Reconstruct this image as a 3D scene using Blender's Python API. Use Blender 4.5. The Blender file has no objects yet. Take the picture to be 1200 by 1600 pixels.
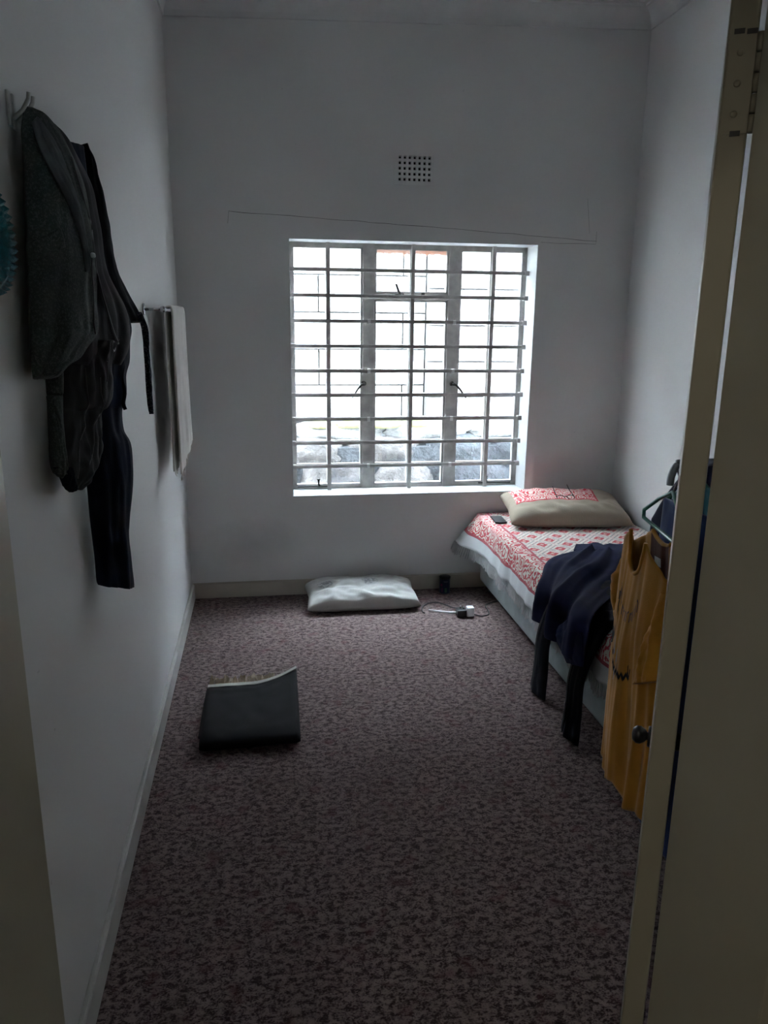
import bpy, bmesh, math, random
from mathutils import Vector, Matrix, noise
random.seed(7)
S = bpy.context.scene
COL = S.collection

# ------------------------------------------------------------------ camera
F, YAW, PITCH, ROLL, CH = 1200.0, 0.15595, 0.24878, 0.01142, 1.7325
_fw = Vector((math.sin(YAW)*math.cos(PITCH), math.cos(YAW)*math.cos(PITCH), -math.sin(PITCH)))
_rt = Vector((math.cos(YAW), -math.sin(YAW), 0)); _up = _rt.cross(_fw)
CR = _rt*math.cos(ROLL) + _up*math.sin(ROLL); CU = _up*math.cos(ROLL) - _rt*math.sin(ROLL)
cam = bpy.data.cameras.new('camera'); camo = bpy.data.objects.new('camera', cam); COL.objects.link(camo)
cam.sensor_fit = 'HORIZONTAL'; cam.sensor_width = 36; cam.lens = 36*F/1200; cam.clip_start = .02; cam.clip_end = 200
m = Matrix.Identity(4)
for i in range(3): m[i][0] = CR[i]; m[i][1] = CU[i]; m[i][2] = -_fw[i]
m[2][3] = CH; camo.matrix_world = m; S.camera = camo

# ------------------------------------------------------------------ daylight
W = bpy.data.worlds.new('overcast_sky'); S.world = W; W.use_nodes = True
bg = W.node_tree.nodes['Background']; bg.inputs[0].default_value = (.73, .88, 1.0, 1); bg.inputs[1].default_value = 11.0
S.view_settings.view_transform = 'Standard'; S.view_settings.look = 'None'
S.view_settings.gamma = 1; S.view_settings.use_curve_mapping = False; S.view_settings.exposure = 3.34

# ------------------------------------------------------------------ room numbers (metres)
D, XL, XR = 4.694, -.478, 2.27          # far wall, left wall, right wall
WX0, WX1, WZ0, WZ1 = .164, 1.664, .641, 2.166   # window opening
YF = D + .20                             # plane of the steel window
ND = .80                                 # room face of the wall with the door
def ceil_z(x): return 3.41 + .035*(x-.9) # the old ceiling runs a little out of level

def ray(u, v): return _fw + CR*((u-600)/F) - CU*((v-800)/F)
def onx(u, v, x): d = ray(u, v); return Vector((0, 0, CH)) + d*(x/d.x)
def ony(u, v, y): d = ray(u, v); return Vector((0, 0, CH)) + d*(y/d.y)
def onz(u, v, z): d = ray(u, v); return Vector((0, 0, CH)) + d*((z-CH)/d.z)

# ------------------------------------------------------------------ materials
class N:
    def __init__(s, name):
        s.m = bpy.data.materials.new(name); s.m.use_nodes = True; s.t = s.m.node_tree
        s.b = s.t.nodes['Principled BSDF']; s.out = s.t.nodes['Material Output']
    def n(s, typ, **kw):
        o = s.t.nodes.new(typ)
        for k, v in kw.items(): setattr(o, k, v)
        return o
    def l(s, a, b): s.t.links.new(a, b)
    def val(s, sock, x):
        if hasattr(x, 'is_output') or isinstance(x, bpy.types.NodeSocket): s.l(x, sock)
        else: sock.default_value = x
    def math(s, op, a, b=0.0, c=None):
        o = s.n('ShaderNodeMath', operation=op); s.val(o.inputs[0], a); s.val(o.inputs[1], b)
        if c is not None: s.val(o.inputs[2], c)
        return o.outputs[0]
    def mix(s, f, a, b):
        o = s.n('ShaderNodeMix', data_type='RGBA'); s.val(o.inputs[0], f)
        for i, c in ((6, a), (7, b)):
            if isinstance(c, (tuple, list)): o.inputs[i].default_value = (*c[:3], 1)
            else: s.l(c, o.inputs[i])
        return o.outputs[2]
    def coord(s, kind='Object', scale=None):
        o = s.n('ShaderNodeTexCoord').outputs[kind]
        if scale:
            mp = s.n('ShaderNodeMapping'); mp.inputs['Scale'].default_value = scale; s.l(o, mp.inputs[0]); o = mp.outputs[0]
        return o
    def noise(s, co, scale, detail=3, rough=.55, dist=0):
        o = s.n('ShaderNodeTexNoise'); s.l(co, o.inputs['Vector']); o.inputs['Scale'].default_value = scale
        o.inputs['Detail'].default_value = detail; o.inputs['Roughness'].default_value = rough; o.inputs['Distortion'].default_value = dist
        return o.outputs[0]
    def ramp(s, f, a, b, x0=0.0, x1=1.0):
        mr = s.n('ShaderNodeMapRange'); mr.clamp = True; s.val(mr.inputs[0], f)
        mr.inputs[1].default_value = a; mr.inputs[2].default_value = b; mr.inputs[3].default_value = x0; mr.inputs[4].default_value = x1
        return mr.outputs[0]
    def bump(s, h, strength=.3, dist=.01):
        o = s.n('ShaderNodeBump'); o.inputs['Strength'].default_value = strength; o.inputs['Distance'].default_value = dist
        s.l(h, o.inputs['Height']); s.l(o.outputs[0], s.b.inputs['Normal'])
    def col(s, c):
        if isinstance(c, (tuple, list)): s.b.inputs['Base Color'].default_value = (*c[:3], 1)
        else: s.l(c, s.b.inputs['Base Color'])
    def rough(s, r, spec=None, metal=None):
        s.val(s.b.inputs['Roughness'], r)
        if spec is not None: s.b.inputs['Specular IOR Level'].default_value = spec
        if metal is not None: s.b.inputs['Metallic'].default_value = metal

def mat(name, c, rough=.6, spec=.3, metal=0, var=.12, vscale=8, bump=0, bscale=60, bdist=.004, coords='Object', cscale=None):
    k = N(name); co = k.coord(coords, cscale)
    n1 = k.noise(co, vscale, 4)
    f = k.ramp(n1, .3, .7)
    k.col(k.mix(f, tuple(x*(1-var) for x in c), tuple(min(1, x*(1+var)) for x in c)))
    k.rough(rough, spec, metal)
    if bump: k.bump(k.noise(co, bscale, 4), bump, bdist)
    return k.m

def wall_mat(name, c, stains=()):
    k = N(name); co = k.coord('Object')
    f = k.ramp(k.noise(co, 1.3, 5), .35, .65); colr = k.mix(f, tuple(x*.97 for x in c), c)
    sp = k.ramp(k.noise(co, 26, 3, .6), .735, .77)      # scuffs
    colr = k.mix(k.math('MULTIPLY', sp, .35), colr, (.16, .15, .14))
    for (p, r, a, cc) in stains:
        vm = k.n('ShaderNodeVectorMath', operation='SUBTRACT'); k.l(co, vm.inputs[0]); vm.inputs[1].default_value = p
        ln = k.n('ShaderNodeVectorMath', operation='MULTIPLY'); k.l(vm.outputs[0], ln.inputs[0]); ln.inputs[1].default_value = r
        le = k.n('ShaderNodeVectorMath', operation='LENGTH'); k.l(ln.outputs[0], le.inputs[0])
        w = k.math('ADD', le.outputs['Value'], k.math('MULTIPLY', k.noise(co, 7, 4), .8))
        colr = k.mix(k.ramp(w, .5, 1.5, a, 0), colr, cc)
    k.col(colr); k.rough(.55, .25); k.bump(k.noise(co, 22, 5), .10, .01)
    return k.m

M = {}
PAINT = (.78, .775, .765)
M['wall'] = wall_mat('matt_white_wall_paint', PAINT)
M['wall_back'] = wall_mat('matt_white_wall_paint_scuffed', PAINT, [((-.07, D, .34), (3.2, 0, 6), .42, (.37, .35, .335)), ((1.95, D, .8), (3, 0, 3.2), .22, (.34, .30, .27))])
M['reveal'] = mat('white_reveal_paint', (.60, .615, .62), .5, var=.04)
M['ceiling'] = mat('ceiling_paint', (.76, .76, .76), .6, var=.04)
M['base'] = mat('cream_skirting_gloss', (.50, .45, .38), .35, .4, var=.10, vscale=6)
M['base_left'] = mat('pale_skirting_gloss', (.56, .55, .52), .35, .4, var=.10, vscale=6)
M['jamb'] = mat('cream_gloss_door_paint', (.46, .43, .33), .32, .45, var=.06, vscale=4, bump=.12, bscale=40, bdist=.003)
M['plaster_crack'] = mat('dark_plaster_crack', (.15, .145, .14), .9)
M['steel'] = mat('painted_steel_window', (.37, .35, .335), .45, .4, var=.22, vscale=14)
M['bars'] = mat('painted_burglar_bars', (.42, .40, .385), .45, .4, var=.2, vscale=18)
M['tab'] = mat('white_bar_tab', (.80, .80, .78), .5)
M['brass'] = mat('dark_window_fastener', (.035, .032, .03), .4, .5)
M['dark'] = mat('dark_vent_shade', (.02, .02, .02), .9)
M['chrome'] = mat('chrome', (.62, .63, .65), .18, .5, metal=1, var=.03)
M['greymetal'] = mat('grey_tube_metal', (.36, .37, .40), .35, .5, metal=.6, var=.05)
M['black_plastic'] = mat('black_plastic', (.012, .012, .014), .35, .45, var=.05)
M['white_plastic'] = mat('white_plastic', (.80, .82, .85), .3, .5, var=.03)
M['knob'] = mat('dark_knob', (.03, .03, .032), .3, .5)

def carpet():
    k = N('mottled_brown_carpet'); co = k.coord('Object')
    st = k.coord('Object', (1.0, 1.35, 1))
    n1 = k.noise(st, 42, 3, .7, .5); n2 = k.noise(st, 150, 3, .75); n3 = k.noise(co, 6, 3); n4 = k.noise(co, 11, 2)
    w = k.math('ADD', k.math('MULTIPLY', n1, .62), k.math('MULTIPLY', n2, .50))
    c = k.mix(k.ramp(w, .495, .615), (.045, .026, .026), (.245, .182, .173))
    c = k.mix(k.math('MULTIPLY', k.ramp(n4, .58, .72), .5), c, (.11, .030, .034))
    c = k.mix(k.math('MULTIPLY', k.ramp(n3, .56, .75), .25), c, (.10, .085, .055))
    k.col(c); k.rough(.95, .1)
    k.b.inputs['Sheen Weight'].default_value = .08; k.b.inputs['Sheen Roughness'].default_value = .6
    k.b.inputs['Sheen Tint'].default_value = (.9, .85, .9, 1)
    k.bump(k.math('ADD', n1, n2), .35, .008)
    return k.m
M['carpet'] = carpet()

def glass(name, dirt=.05, dirtcol=(.5, .5, .5), rust=False):
    k = N(name); t = k.t; t.nodes.remove(k.b)
    tr = k.n('ShaderNodeBsdfTransparent'); gl = k.n('ShaderNodeBsdfGlossy'); gl.inputs['Roughness'].default_value = .03
    lw = k.n('ShaderNodeLayerWeight'); lw.inputs[0].default_value = .5     # Schlick reflectance, the same from both faces
    frs = k.math('ADD', k.math('MULTIPLY', k.math('POWER', lw.outputs['Facing'], 5.0), .9), .03)
    mx = k.n('ShaderNodeMixShader'); k.l(frs, mx.inputs[0]); k.l(tr.outputs[0], mx.inputs[1]); k.l(gl.outputs[0], mx.inputs[2])
    df = k.n('ShaderNodeBsdfDiffuse'); df.inputs[0].default_value = (*dirtcol, 1)
    tl = k.n('ShaderNodeBsdfTranslucent'); tl.inputs[0].default_value = (*dirtcol, 1)
    ad = k.n('ShaderNodeMixShader'); ad.inputs[0].default_value = .5; k.l(df.outputs[0], ad.inputs[1]); k.l(tl.outputs[0], ad.inputs[2])
    co = k.coord('Object', (1, 1, 1)); nz = k.noise(co, 9, 5, .65, 1.2)
    if rust:
        sx = k.n('ShaderNodeSeparateXYZ'); k.l(co, sx.inputs[0])
        fac = k.ramp(k.math('ADD', sx.outputs[2], k.math('MULTIPLY', k.math('SUBTRACT', k.noise(co, 45, 4), .5), .035)), .016, .034, 0, .8)
    else: fac = k.ramp(nz, .42, .72, dirt*.3, dirt)
    m2 = k.n('ShaderNodeMixShader'); k.l(fac, m2.inputs[0]); k.l(mx.outputs[0], m2.inputs[1]); k.l(ad.outputs[0], m2.inputs[2])
    k.l(m2.outputs[0], k.out.inputs[0]); return k.m
M['glass'] = glass('clear_window_glass', .03, (.2, .2, .2))
M['glass_dirty'] = glass('dusty_window_glass', .10, (.16, .165, .18))
M['glass_grey'] = glass('cloudy_window_glass', .55, (.075, .078, .09))
M['glass_rust'] = glass('rust_stained_glass', .1, (.45, .24, .16), True)

def block_mat(name, c):
    k = N(name); co = k.coord('Object')
    k.col(k.mix(k.ramp(k.noise(co, 14, 5), .3, .75), tuple(x*.8 for x in c), c)); k.rough(.9, .1)
    k.bump(k.noise(co, 16, 5, .65, .8), .9, .05); return k.m
M['block'] = block_mat('whitewashed_rough_block', (.205, .197, .188))
M['block_pink'] = block_mat('pinkish_rough_block', (.112, .101, .099))
M['mortar'] = mat('grey_mortar', (.075, .071, .068), .95)
M['stone'] = mat('grey_brown_field_stone', (.024, .021, .0195), .85, .2, var=.55, vscale=9, bump=.9, bscale=22, bdist=.04)
M['stone_dark'] = mat('blue_grey_field_stone', (.011, .0122, .014), .85, .2, var=.5, vscale=9, bump=.9, bscale=22, bdist=.04)
M['ledge'] = mat('pale_weathered_ledge', (.095, .093, .089), .9, .15, var=.5, vscale=6, bump=.8, bscale=18, bdist=.04)
M['moss'] = mat('yellow_green_moss', (.085, .085, .035), .95, .1, var=.4, vscale=30, bump=.8, bscale=60)
M['ground'] = mat('bare_ground', (.36, .32, .28), .95, .1, var=.3, vscale=3)

def cloth(name, c, var=.18, rough=.9, weave=260, sheen=.25, vscale=14, fleck=None):
    k = N(name); co = k.coord('Object')
    cc = k.mix(k.ramp(k.noise(co, vscale, 4), .3, .7), tuple(x*(1-var) for x in c), tuple(min(1, x*(1+var)) for x in c))
    if fleck:
        cc = k.mix(k.ramp(k.noise(co, fleck[1], 2, .8), .5, .62, 0, .7), cc, fleck[0])
    k.col(cc); k.rough(rough, .15); k.b.inputs['Sheen Weight'].default_value = sheen
    k.bump(k.noise(co, weave, 2), .25, .002); return k.m
M['charcoal'] = cloth('charcoal_flecked_wool', (.060, .070, .065), fleck=((.12, .132, .125), 210), sheen=.05)
M['darkgrey'] = cloth('dark_grey_jersey', (.058, .056, .060), sheen=.04)
M['greyfold'] = cloth('slate_grey_lining', (.125, .135, .145), sheen=.04)
M['blacknavy'] = cloth('black_navy_twill', (.009, .012, .024), sheen=.0)
M['blackknit'] = cloth('black_knit', (.005, .005, .008), weave=70, sheen=.0)
M['speckle'] = cloth('navy_white_speckled_strap', (.015, .018, .035), fleck=((.16, .17, .2), 150), sheen=0)
M['seam'] = cloth('grey_seam_tape', (.12, .118, .125))
M['towel'] = cloth('off_white_towel', (.70, .665, .62), var=.08, weave=180, sheen=.3)
M['navy'] = cloth('navy_jersey', (.010, .012, .042), sheen=.03)
M['black'] = cloth('black_polyester', (.008, .009, .015), sheen=.0, rough=.7)
M['bluefoot'] = cloth('blue_cotton', (.02, .05, .19))
M['teal_cloth'] = cloth('teal_cotton', (.03, .20, .26))
M['yellow'] = cloth('mustard_yellow_cotton', (.60, .270, .035), var=.10)
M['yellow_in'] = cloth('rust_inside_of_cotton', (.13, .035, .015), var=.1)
M['divan'] = cloth('pale_teal_grey_divan_fabric', (.40, .47, .48), var=.16, rough=.6, vscale=9, sheen=.2)
M['mattress'] = cloth('grey_mattress_ticking', (.40, .40, .40))
M['fringe'] = cloth('off_white_fringe', (.50, .50, .50), var=.1)
M['matbody'] = cloth('near_black_mat_backing', (.012, .012, .014), var=.12, rough=.75, sheen=0)
M['matedge'] = cloth('cream_mat_binding', (.42, .40, .36), var=.12)
M['matfringe'] = cloth('tan_mat_fringe', (.55, .45, .33), var=.2)
M['lens'] = M['glass']
M['print_grey'] = mat('faded_grey_print', (.20, .13, .12), .8)
M['print_black'] = mat('black_print', (.02, .02, .025), .8)
M['print_white'] = mat('pale_grey_print', (.42, .40, .38), .8)
M['label'] = mat('white_neck_label', (.75, .78, .80), .7)
M['green'] = mat('green_plastic_hanger', (.03, .20, .13), .3, .5)
M['cream_plastic'] = mat('cream_plastic_hanger', (.60, .60, .42), .35, .5)
M['teal'] = mat('teal_lacquered_frame', (.006, .13, .17), .3, .5, var=.35, vscale=60, bump=.8, bscale=90, bdist=.01)
M['mirror'] = mat('mirror_glass', (.75, .77, .80), .04, .5, metal=1, var=0)
M['tin_blue'] = mat('dark_blue_tin_print', (.012, .020, .055), .35, .5)
M['tin_green'] = mat('green_tin_print', (.10, .26, .12), .5)
M['tin_pink'] = mat('pink_tin_print', (.30, .04, .12), .5)
M['hookwhite'] = mat('white_enamel_hook', (.62, .62, .60), .35, .5)

def spread_mat():
    k = N('red_block_printed_bedspread'); uv = k.coord('UV'); sx = k.n('ShaderNodeSeparateXYZ'); k.l(uv, sx.inputs[0])
    nz = k.n('ShaderNodeTexNoise'); nz.inputs['Scale'].default_value = 55; nz.inputs['Detail'].default_value = 2; k.l(uv, nz.inputs['Vector'])
    j = k.math('MULTIPLY', k.math('SUBTRACT', nz.outputs[0], .5), .022)
    U = k.math('ADD', sx.outputs[0], j); V = k.math('SUBTRACT', sx.outputs[1], j)
    CREAM = (.66, .60, .54); RED = (.50, .045, .060); PINK = (.60, .22, .22); GREY = (.30, .29, .29); WHITE = (.60, .61, .62)
    pu = k.math('DIVIDE', U, .15); pv = k.math('DIVIDE', V, .165)
    def cell(o):
        a = k.math('ABSOLUTE', k.math('SUBTRACT', k.math('FRACT', k.math('ADD', pu, o)), .5))
        b = k.math('ABSOLUTE', k.math('SUBTRACT', k.math('FRACT', k.math('ADD', pv, o)), .5))
        return k.math('ADD', a, b)
    d = k.math('MINIMUM', cell(10.0), cell(10.5))
    c = CREAM
    band = k.math('MULTIPLY', k.math('GREATER_THAN', d, .36), k.math('LESS_THAN', d, .43)); c = k.mix(band, c, GREY)
    c = k.mix(k.math('MULTIPLY', k.ramp(k.noise(uv, 75, 2), .54, .58), .55), c, PINK)
    c = k.mix(k.math('LESS_THAN', d, .275), c, CREAM)
    c = k.mix(k.math('LESS_THAN', d, .235), c, RED)
    c = k.mix(k.math('LESS_THAN', d, .085), c, (.66, .40, .34))
    # swirling border
    vo = k.n('ShaderNodeTexVoronoi'); vo.inputs['Scale'].default_value = 15; k.l(uv, vo.inputs['Vector'])
    sw = k.math('SINE', k.math('MULTIPLY', k.math('ADD', vo.outputs['Distance'], k.math('MULTIPLY', nz.outputs[0], .35)), 26))
    bc = k.mix(k.ramp(sw, -.15, .15), CREAM, RED)
    bord = k.math('LESS_THAN', sx.outputs[0], .272)
    bord = k.math('MAXIMUM', bord, k.math('LESS_THAN', sx.outputs[1], .06))
    c = k.mix(bord, c, bc)
    for x0, x1 in ((.262, .276), (.094, .110)):
        ln = k.math('MULTIPLY', k.math('GREATER_THAN', sx.outputs[0], x0), k.math('LESS_THAN', sx.outputs[0], x1))
        c = k.mix(ln, c, (.42, .07, .09))
    c = k.mix(k.math('LESS_THAN', sx.outputs[0], .095), c, WHITE)
    k.col(c); k.rough(.9, .15); k.b.inputs['Sheen Weight'].default_value = .2
    k.bump(k.noise(uv, 220, 2), .3, .003); return k.m
M['spread'] = spread_mat()

def pillow_mat():
    k = N('beige_pillowcase_with_red_panel'); uv = k.coord('UV'); sx = k.n('ShaderNodeSeparateXYZ'); k.l(uv, sx.inputs[0])
    vo = k.n('ShaderNodeTexVoronoi'); vo.inputs['Scale'].default_value = 17; k.l(uv, vo.inputs['Vector'])
    nz = k.noise(uv, 50, 2)
    sw = k.math('SINE', k.math('MULTIPLY', k.math('ADD', vo.outputs['Distance'], k.math('MULTIPLY', nz, .35)), 26))
    pat = k.mix(k.ramp(sw, -.1, .2), (.62, .50, .46), (.50, .055, .07))
    inside = k.math('MULTIPLY', k.math('GREATER_THAN', sx.outputs[0], .045), k.math('LESS_THAN', sx.outputs[0], .56))
    inside = k.math('MULTIPLY', inside, k.math('GREATER_THAN', sx.outputs[1], .150))
    edge = k.math('MULTIPLY', inside, k.math('MAXIMUM', k.math('LESS_THAN', sx.outputs[1], .163), k.math('GREATER_THAN', sx.outputs[0], .548)))
    c = k.mix(inside, (.33, .275, .215), pat); c = k.mix(edge, c, (.40, .06, .07))
    k.col(c); k.rough(.9, .15); k.bump(k.noise(uv, 130, 3), .3, .003); return k.m
M['pillow'] = pillow_mat()
def floor_pillow_mat():
    k = N('greyish_white_pillowcase'); uv = k.coord('UV'); sx = k.n('ShaderNodeSeparateXYZ'); k.l(uv, sx.inputs[0])
    c = k.mix(k.ramp(k.noise(uv, 7, 4), .3, .7), (.42, .41, .39), (.48, .475, .455))
    for (pu, pv) in ((.115, .20), (.40, .215)):
        d = k.math('ADD', k.math('POWER', k.math('DIVIDE', k.math('SUBTRACT', sx.outputs[0], pu), .055), 2.0), k.math('POWER', k.math('DIVIDE', k.math('SUBTRACT', sx.outputs[1], pv), .038), 2.0))
        mk = k.math('MULTIPLY', k.ramp(d, .7, 1.1, .75, 0), k.ramp(k.noise(uv, 60, 3), .42, .56))
        c = k.mix(mk, c, (.17, .175, .19))
    k.col(c); k.rough(.9, .15); k.bump(k.noise(uv, 160, 3), .25, .002); return k.m
M['floor_pillow'] = floor_pillow_mat()
M['pillow_print'] = cloth('faded_grey_pillow_print', (.33, .33, .34), var=.2)

# ------------------------------------------------------------------ mesh helpers
def link(o): COL.objects.link(o); return o
def tag(o, label=None, cat=None, group=None, kind=None):
    if label: o['label'] = label
    if cat: o['category'] = cat
    if group: o['group'] = group
    if kind: o['kind'] = kind
    return o
def empty(name, loc=(0, 0, 0)):
    o = bpy.data.objects.new(name, None); o.location = loc; o.empty_display_size = .05; return link(o)
def obj(name, verts, faces, material, parent=None, smooth=True, uvs=None):
    me = bpy.data.meshes.new(name); me.from_pydata([tuple(v) for v in verts], [], faces); me.update()
    if smooth: me.polygons.foreach_set('use_smooth', [True]*len(me.polygons))
    me.materials.append(M[material] if isinstance(material, str) else material)
    if uvs:
        ul = me.uv_layers.new(name='uv')
        for lp in me.loops: ul.data[lp.index].uv = uvs[lp.vertex_index]
    o = bpy.data.objects.new(name, me); link(o)
    if parent:
        o.parent = parent; o.matrix_parent_inverse = Matrix.Translation(-parent.location) if parent.type == 'EMPTY' else Matrix.Identity(4)
    return o
def bobj(name, bm, material, parent=None, smooth=False):
    bmesh.ops.recalc_face_normals(bm, faces=bm.faces)
    me = bpy.data.meshes.new(name); bm.to_mesh(me); bm.free()
    if smooth: me.polygons.foreach_set('use_smooth', [True]*len(me.polygons))
    me.materials.append(M[material] if isinstance(material, str) else material)
    o = bpy.data.objects.new(name, me); link(o)
    if parent:
        o.parent = parent; o.matrix_parent_inverse = Matrix.Translation(-parent.location) if parent.type == 'EMPTY' else Matrix.Identity(4)
    return o
def add_box(bm, x0, x1, y0, y1, z0, z1, bev=0):
    vs = [bm.verts.new((x, y, z)) for z in (z0, z1) for y in (y0, y1) for x in (x0, x1)]
    fs = [bm.faces.new([vs[i] for i in f]) for f in ((0, 2, 3, 1), (4, 5, 7, 6), (0, 1, 5, 4), (2, 6, 7, 3), (0, 4, 6, 2), (1, 3, 7, 5))]
    if bev:
        es = set(e for f in fs for e in f.edges)
        bmesh.ops.bevel(bm, geom=list(es), offset=bev, segments=2, affect='EDGES', profile=.6)
def box(name, x0, x1, y0, y1, z0, z1, material, parent=None, bev=0):
    bm = bmesh.new(); add_box(bm, x0, x1, y0, y1, z0, z1, bev); return bobj(name, bm, material, parent)
def tube(name, pts, r, material, parent=None, seg=10, closed=False, caps=True):
    pts = [Vector(p) for p in pts]; n = len(pts); vs = []; fs = []
    rr = r if isinstance(r, (list, tuple)) else [r]*n
    prev = None
    for i, p in enumerate(pts):
        t = (pts[(i+1) % n] - pts[i-1]) if closed else (pts[min(i+1, n-1)] - pts[max(i-1, 0)])
        t.normalize()
        a = prev - t*prev.dot(t) if prev else t.orthogonal()
        if a.length < 1e-6: a = t.orthogonal()
        a.normalize(); prev = a; b = t.cross(a)
        for k in range(seg):
            an = 2*math.pi*k/seg; vs.append(p + (a*math.cos(an) + b*math.sin(an))*rr[i])
    for i in range(n if closed else n-1):
        j = (i+1) % n
        for k in range(seg): fs.append((i*seg+k, i*seg+(k+1) % seg, j*seg+(k+1) % seg, j*seg+k))
    if caps and not closed: fs += [tuple(range(seg))[::-1], tuple(range((n-1)*seg, n*seg))]
    return obj(name, vs, fs, material, parent)
def lathe(name, prof, o, ax, material, parent=None, seg=24):
    ax = Vector(ax).normalized(); a = ax.orthogonal().normalized(); b = ax.cross(a); o = Vector(o); vs = []; fs = []
    for (r, h) in prof:
        for k in range(seg):
            an = 2*math.pi*k/seg; vs.append(o + ax*h + (a*math.cos(an)+b*math.sin(an))*max(r, 1e-4))
    for i in range(len(prof)-1):
        for k in range(seg): fs.append((i*seg+k, i*seg+(k+1) % seg, (i+1)*seg+(k+1) % seg, (i+1)*seg+k))
    fs += [tuple(range(seg))[::-1], tuple(range((len(prof)-1)*seg, len(prof)*seg))]
    return obj(name, vs, fs, material, parent)
def cr(P, t):                                   # Catmull-Rom through a list
    n = len(P)-1; x = max(0, min(.999999, t))*n; i = int(x); f = x-i
    p0, p1, p2, p3 = P[max(i-1, 0)], P[i], P[min(i+1, n)], P[min(i+2, n)]
    g = lambda a, b, c, d: .5*((2*b) + (-a+c)*f + (2*a-5*b+4*c-d)*f*f + (-a+3*b-3*c+d)*f**3)
    if isinstance(p1, Vector): return Vector([g(p0[k], p1[k], p2[k], p3[k]) for k in range(3)])
    return g(p0, p1, p2, p3)
def band(name, A, B, th, material, parent=None, hint=(1, 0, 0), rip=.012, freq=3.0, flow=.6, n=26, rows=60, seed=0, grow=True, back=.5, prof=.5, smooth=True, wrink=.004):
    """a piece of cloth with body: rows run between the edges A(t) and B(t), folds run along t"""
    A = [Vector(p) for p in A]; B = [Vector(p) for p in B]; th = th if isinstance(th, (list, tuple)) else [th]*len(A)
    hint = Vector(hint); vs = []; fs = []; L = 2*n
    for r in range(rows+1):
        t = r/rows; a = cr(A, t); b = cr(B, t); e = .02
        tg = (cr(A, min(1, t+e))+cr(B, min(1, t+e))) - (cr(A, max(0, t-e))+cr(B, max(0, t-e)))
        nm = (b-a).cross(tg)
        if nm.length < 1e-8: nm = hint.copy()
        nm.normalize()
        if nm.dot(hint) < 0: nm = -nm
        h = cr(th, t); g = (.35+.65*t) if grow else 1
        def off(s):
            w = noise.noise(Vector((s*freq*2.1+seed*7.3, t*flow*2+seed, 3.1)))*1.1 + .5*noise.noise(Vector((s*freq*5+seed, t*flow*4, 9.7)))
            return rip*g*w + wrink*noise.noise(Vector((s*9+seed, t*14, 1.3+seed)))
        for k in range(n):
            s = k/(n-1); q = a.lerp(b, s); pr = (max(0, math.sin(math.pi*s)))**prof
            vs.append(q + nm*(h*pr + off(s)*(.25+.75*pr)))
        for k in range(n):
            s = 1-k/(n-1); q = a.lerp(b, s); pr = (max(0, math.sin(math.pi*s)))**prof
            vs.append(q + nm*(-h*back*pr + off(s)*(.25+.75*pr)*(.9 if back < .3 else .4)) - nm*.0015)
    for r in range(rows):
        for k in range(L): fs.append((r*L+k, r*L+(k+1) % L, (r+1)*L+(k+1) % L, (r+1)*L+k))
    for base, rev in ((0, True), (rows*L, False)):
        for k in range(n-1):
            f = (base+k, base+k+1, base+L-2-k, base+L-1-k); fs.append(f[::-1] if rev else f)
    return obj(name, vs, fs, material, parent, smooth)
def wall_holes(name, axis_x, z, y0, y1, holes, material, top=None):
    """wall in the xz plane from y0 to y1, with openings right through"""
    xs = sorted(set(list(axis_x) + [h[0] for h in holes] + [h[1] for h in holes])); zs = sorted(set(list(z) + [h[2] for h in holes] + [h[3] for h in holes]))
    bm = bmesh.new(); vd = {}
    def V(x, y, zz):
        k = (round(x, 5), round(y, 5), round(zz, 5))
        if k not in vd: vd[k] = bm.verts.new((x, y, zz))
        return vd[k]
    def solid(i, j):
        if i < 0 or j < 0 or i >= len(xs)-1 or j >= len(zs)-1: return False
        cx, cz = (xs[i]+xs[i+1])/2, (zs[j]+zs[j+1])/2
        return not any(h[0] < cx < h[1] and h[2] < cz < h[3] for h in holes)
    for i in range(len(xs)-1):
        for j in range(len(zs)-1):
            if not solid(i, j): continue
            a, b, c, d = xs[i], xs[i+1], zs[j], zs[j+1]
            for y in (y0, y1): bm.faces.new([V(a, y, c), V(b, y, c), V(b, y, d), V(a, y, d)])
            if not solid(i-1, j): bm.faces.new([V(a, y0, c), V(a, y1, c), V(a, y1, d), V(a, y0, d)])
            if not solid(i+1, j): bm.faces.new([V(b, y0, c), V(b, y1, c), V(b, y1, d), V(b, y0, d)])
            if not solid(i, j-1): bm.faces.new([V(a, y0, c), V(b, y0, c), V(b, y1, c), V(a, y1, c)])
            if not solid(i, j+1): bm.faces.new([V(a, y0, d), V(b, y0, d), V(b, y1, d), V(a, y1, d)])
    return bobj(name, bm, material)
def st(o, label=None): tag(o, label, kind='structure'); return o

# ================================================================== THE ROOM
ZT = 3.62
VX0, VX1, VZ0, VZ1 = .783, 1.006, 2.482, 2.642
st(box('floor', -1.35, XR+.15, -1.6, D+.02, -.08, 0, 'carpet'), 'mottled brown and plum wall to wall carpet')
wb = st(wall_holes('wall_back', (XL-.2, XR+.2), (-.1, ZT), D, D+.28, [(WX0, WX1, WZ0, WZ1), (VX0, VX1, VZ0, VZ1)], 'wall_back'), 'white painted far wall with the barred window')
wl_ = st(box('wall_left', XL-.2, XL, ND-.2, D+.28, -.08, ZT, 'wall'), 'white painted left wall where the clothes hang')
st(box('wall_right', XR, XR+.2, ND-.2, D+.28, -.08, ZT, 'wall'), 'white painted right wall beside the bed')
JX0, JX1, DH = -.262, .504, 2.11
st(wall_holes('wall_front', (-1.4, XR+.2), (-.08, ZT), ND-.19, ND, [(JX0-.055, JX1+.055, -.2, DH+.05)], 'wall'), 'wall around the doorway')
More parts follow.
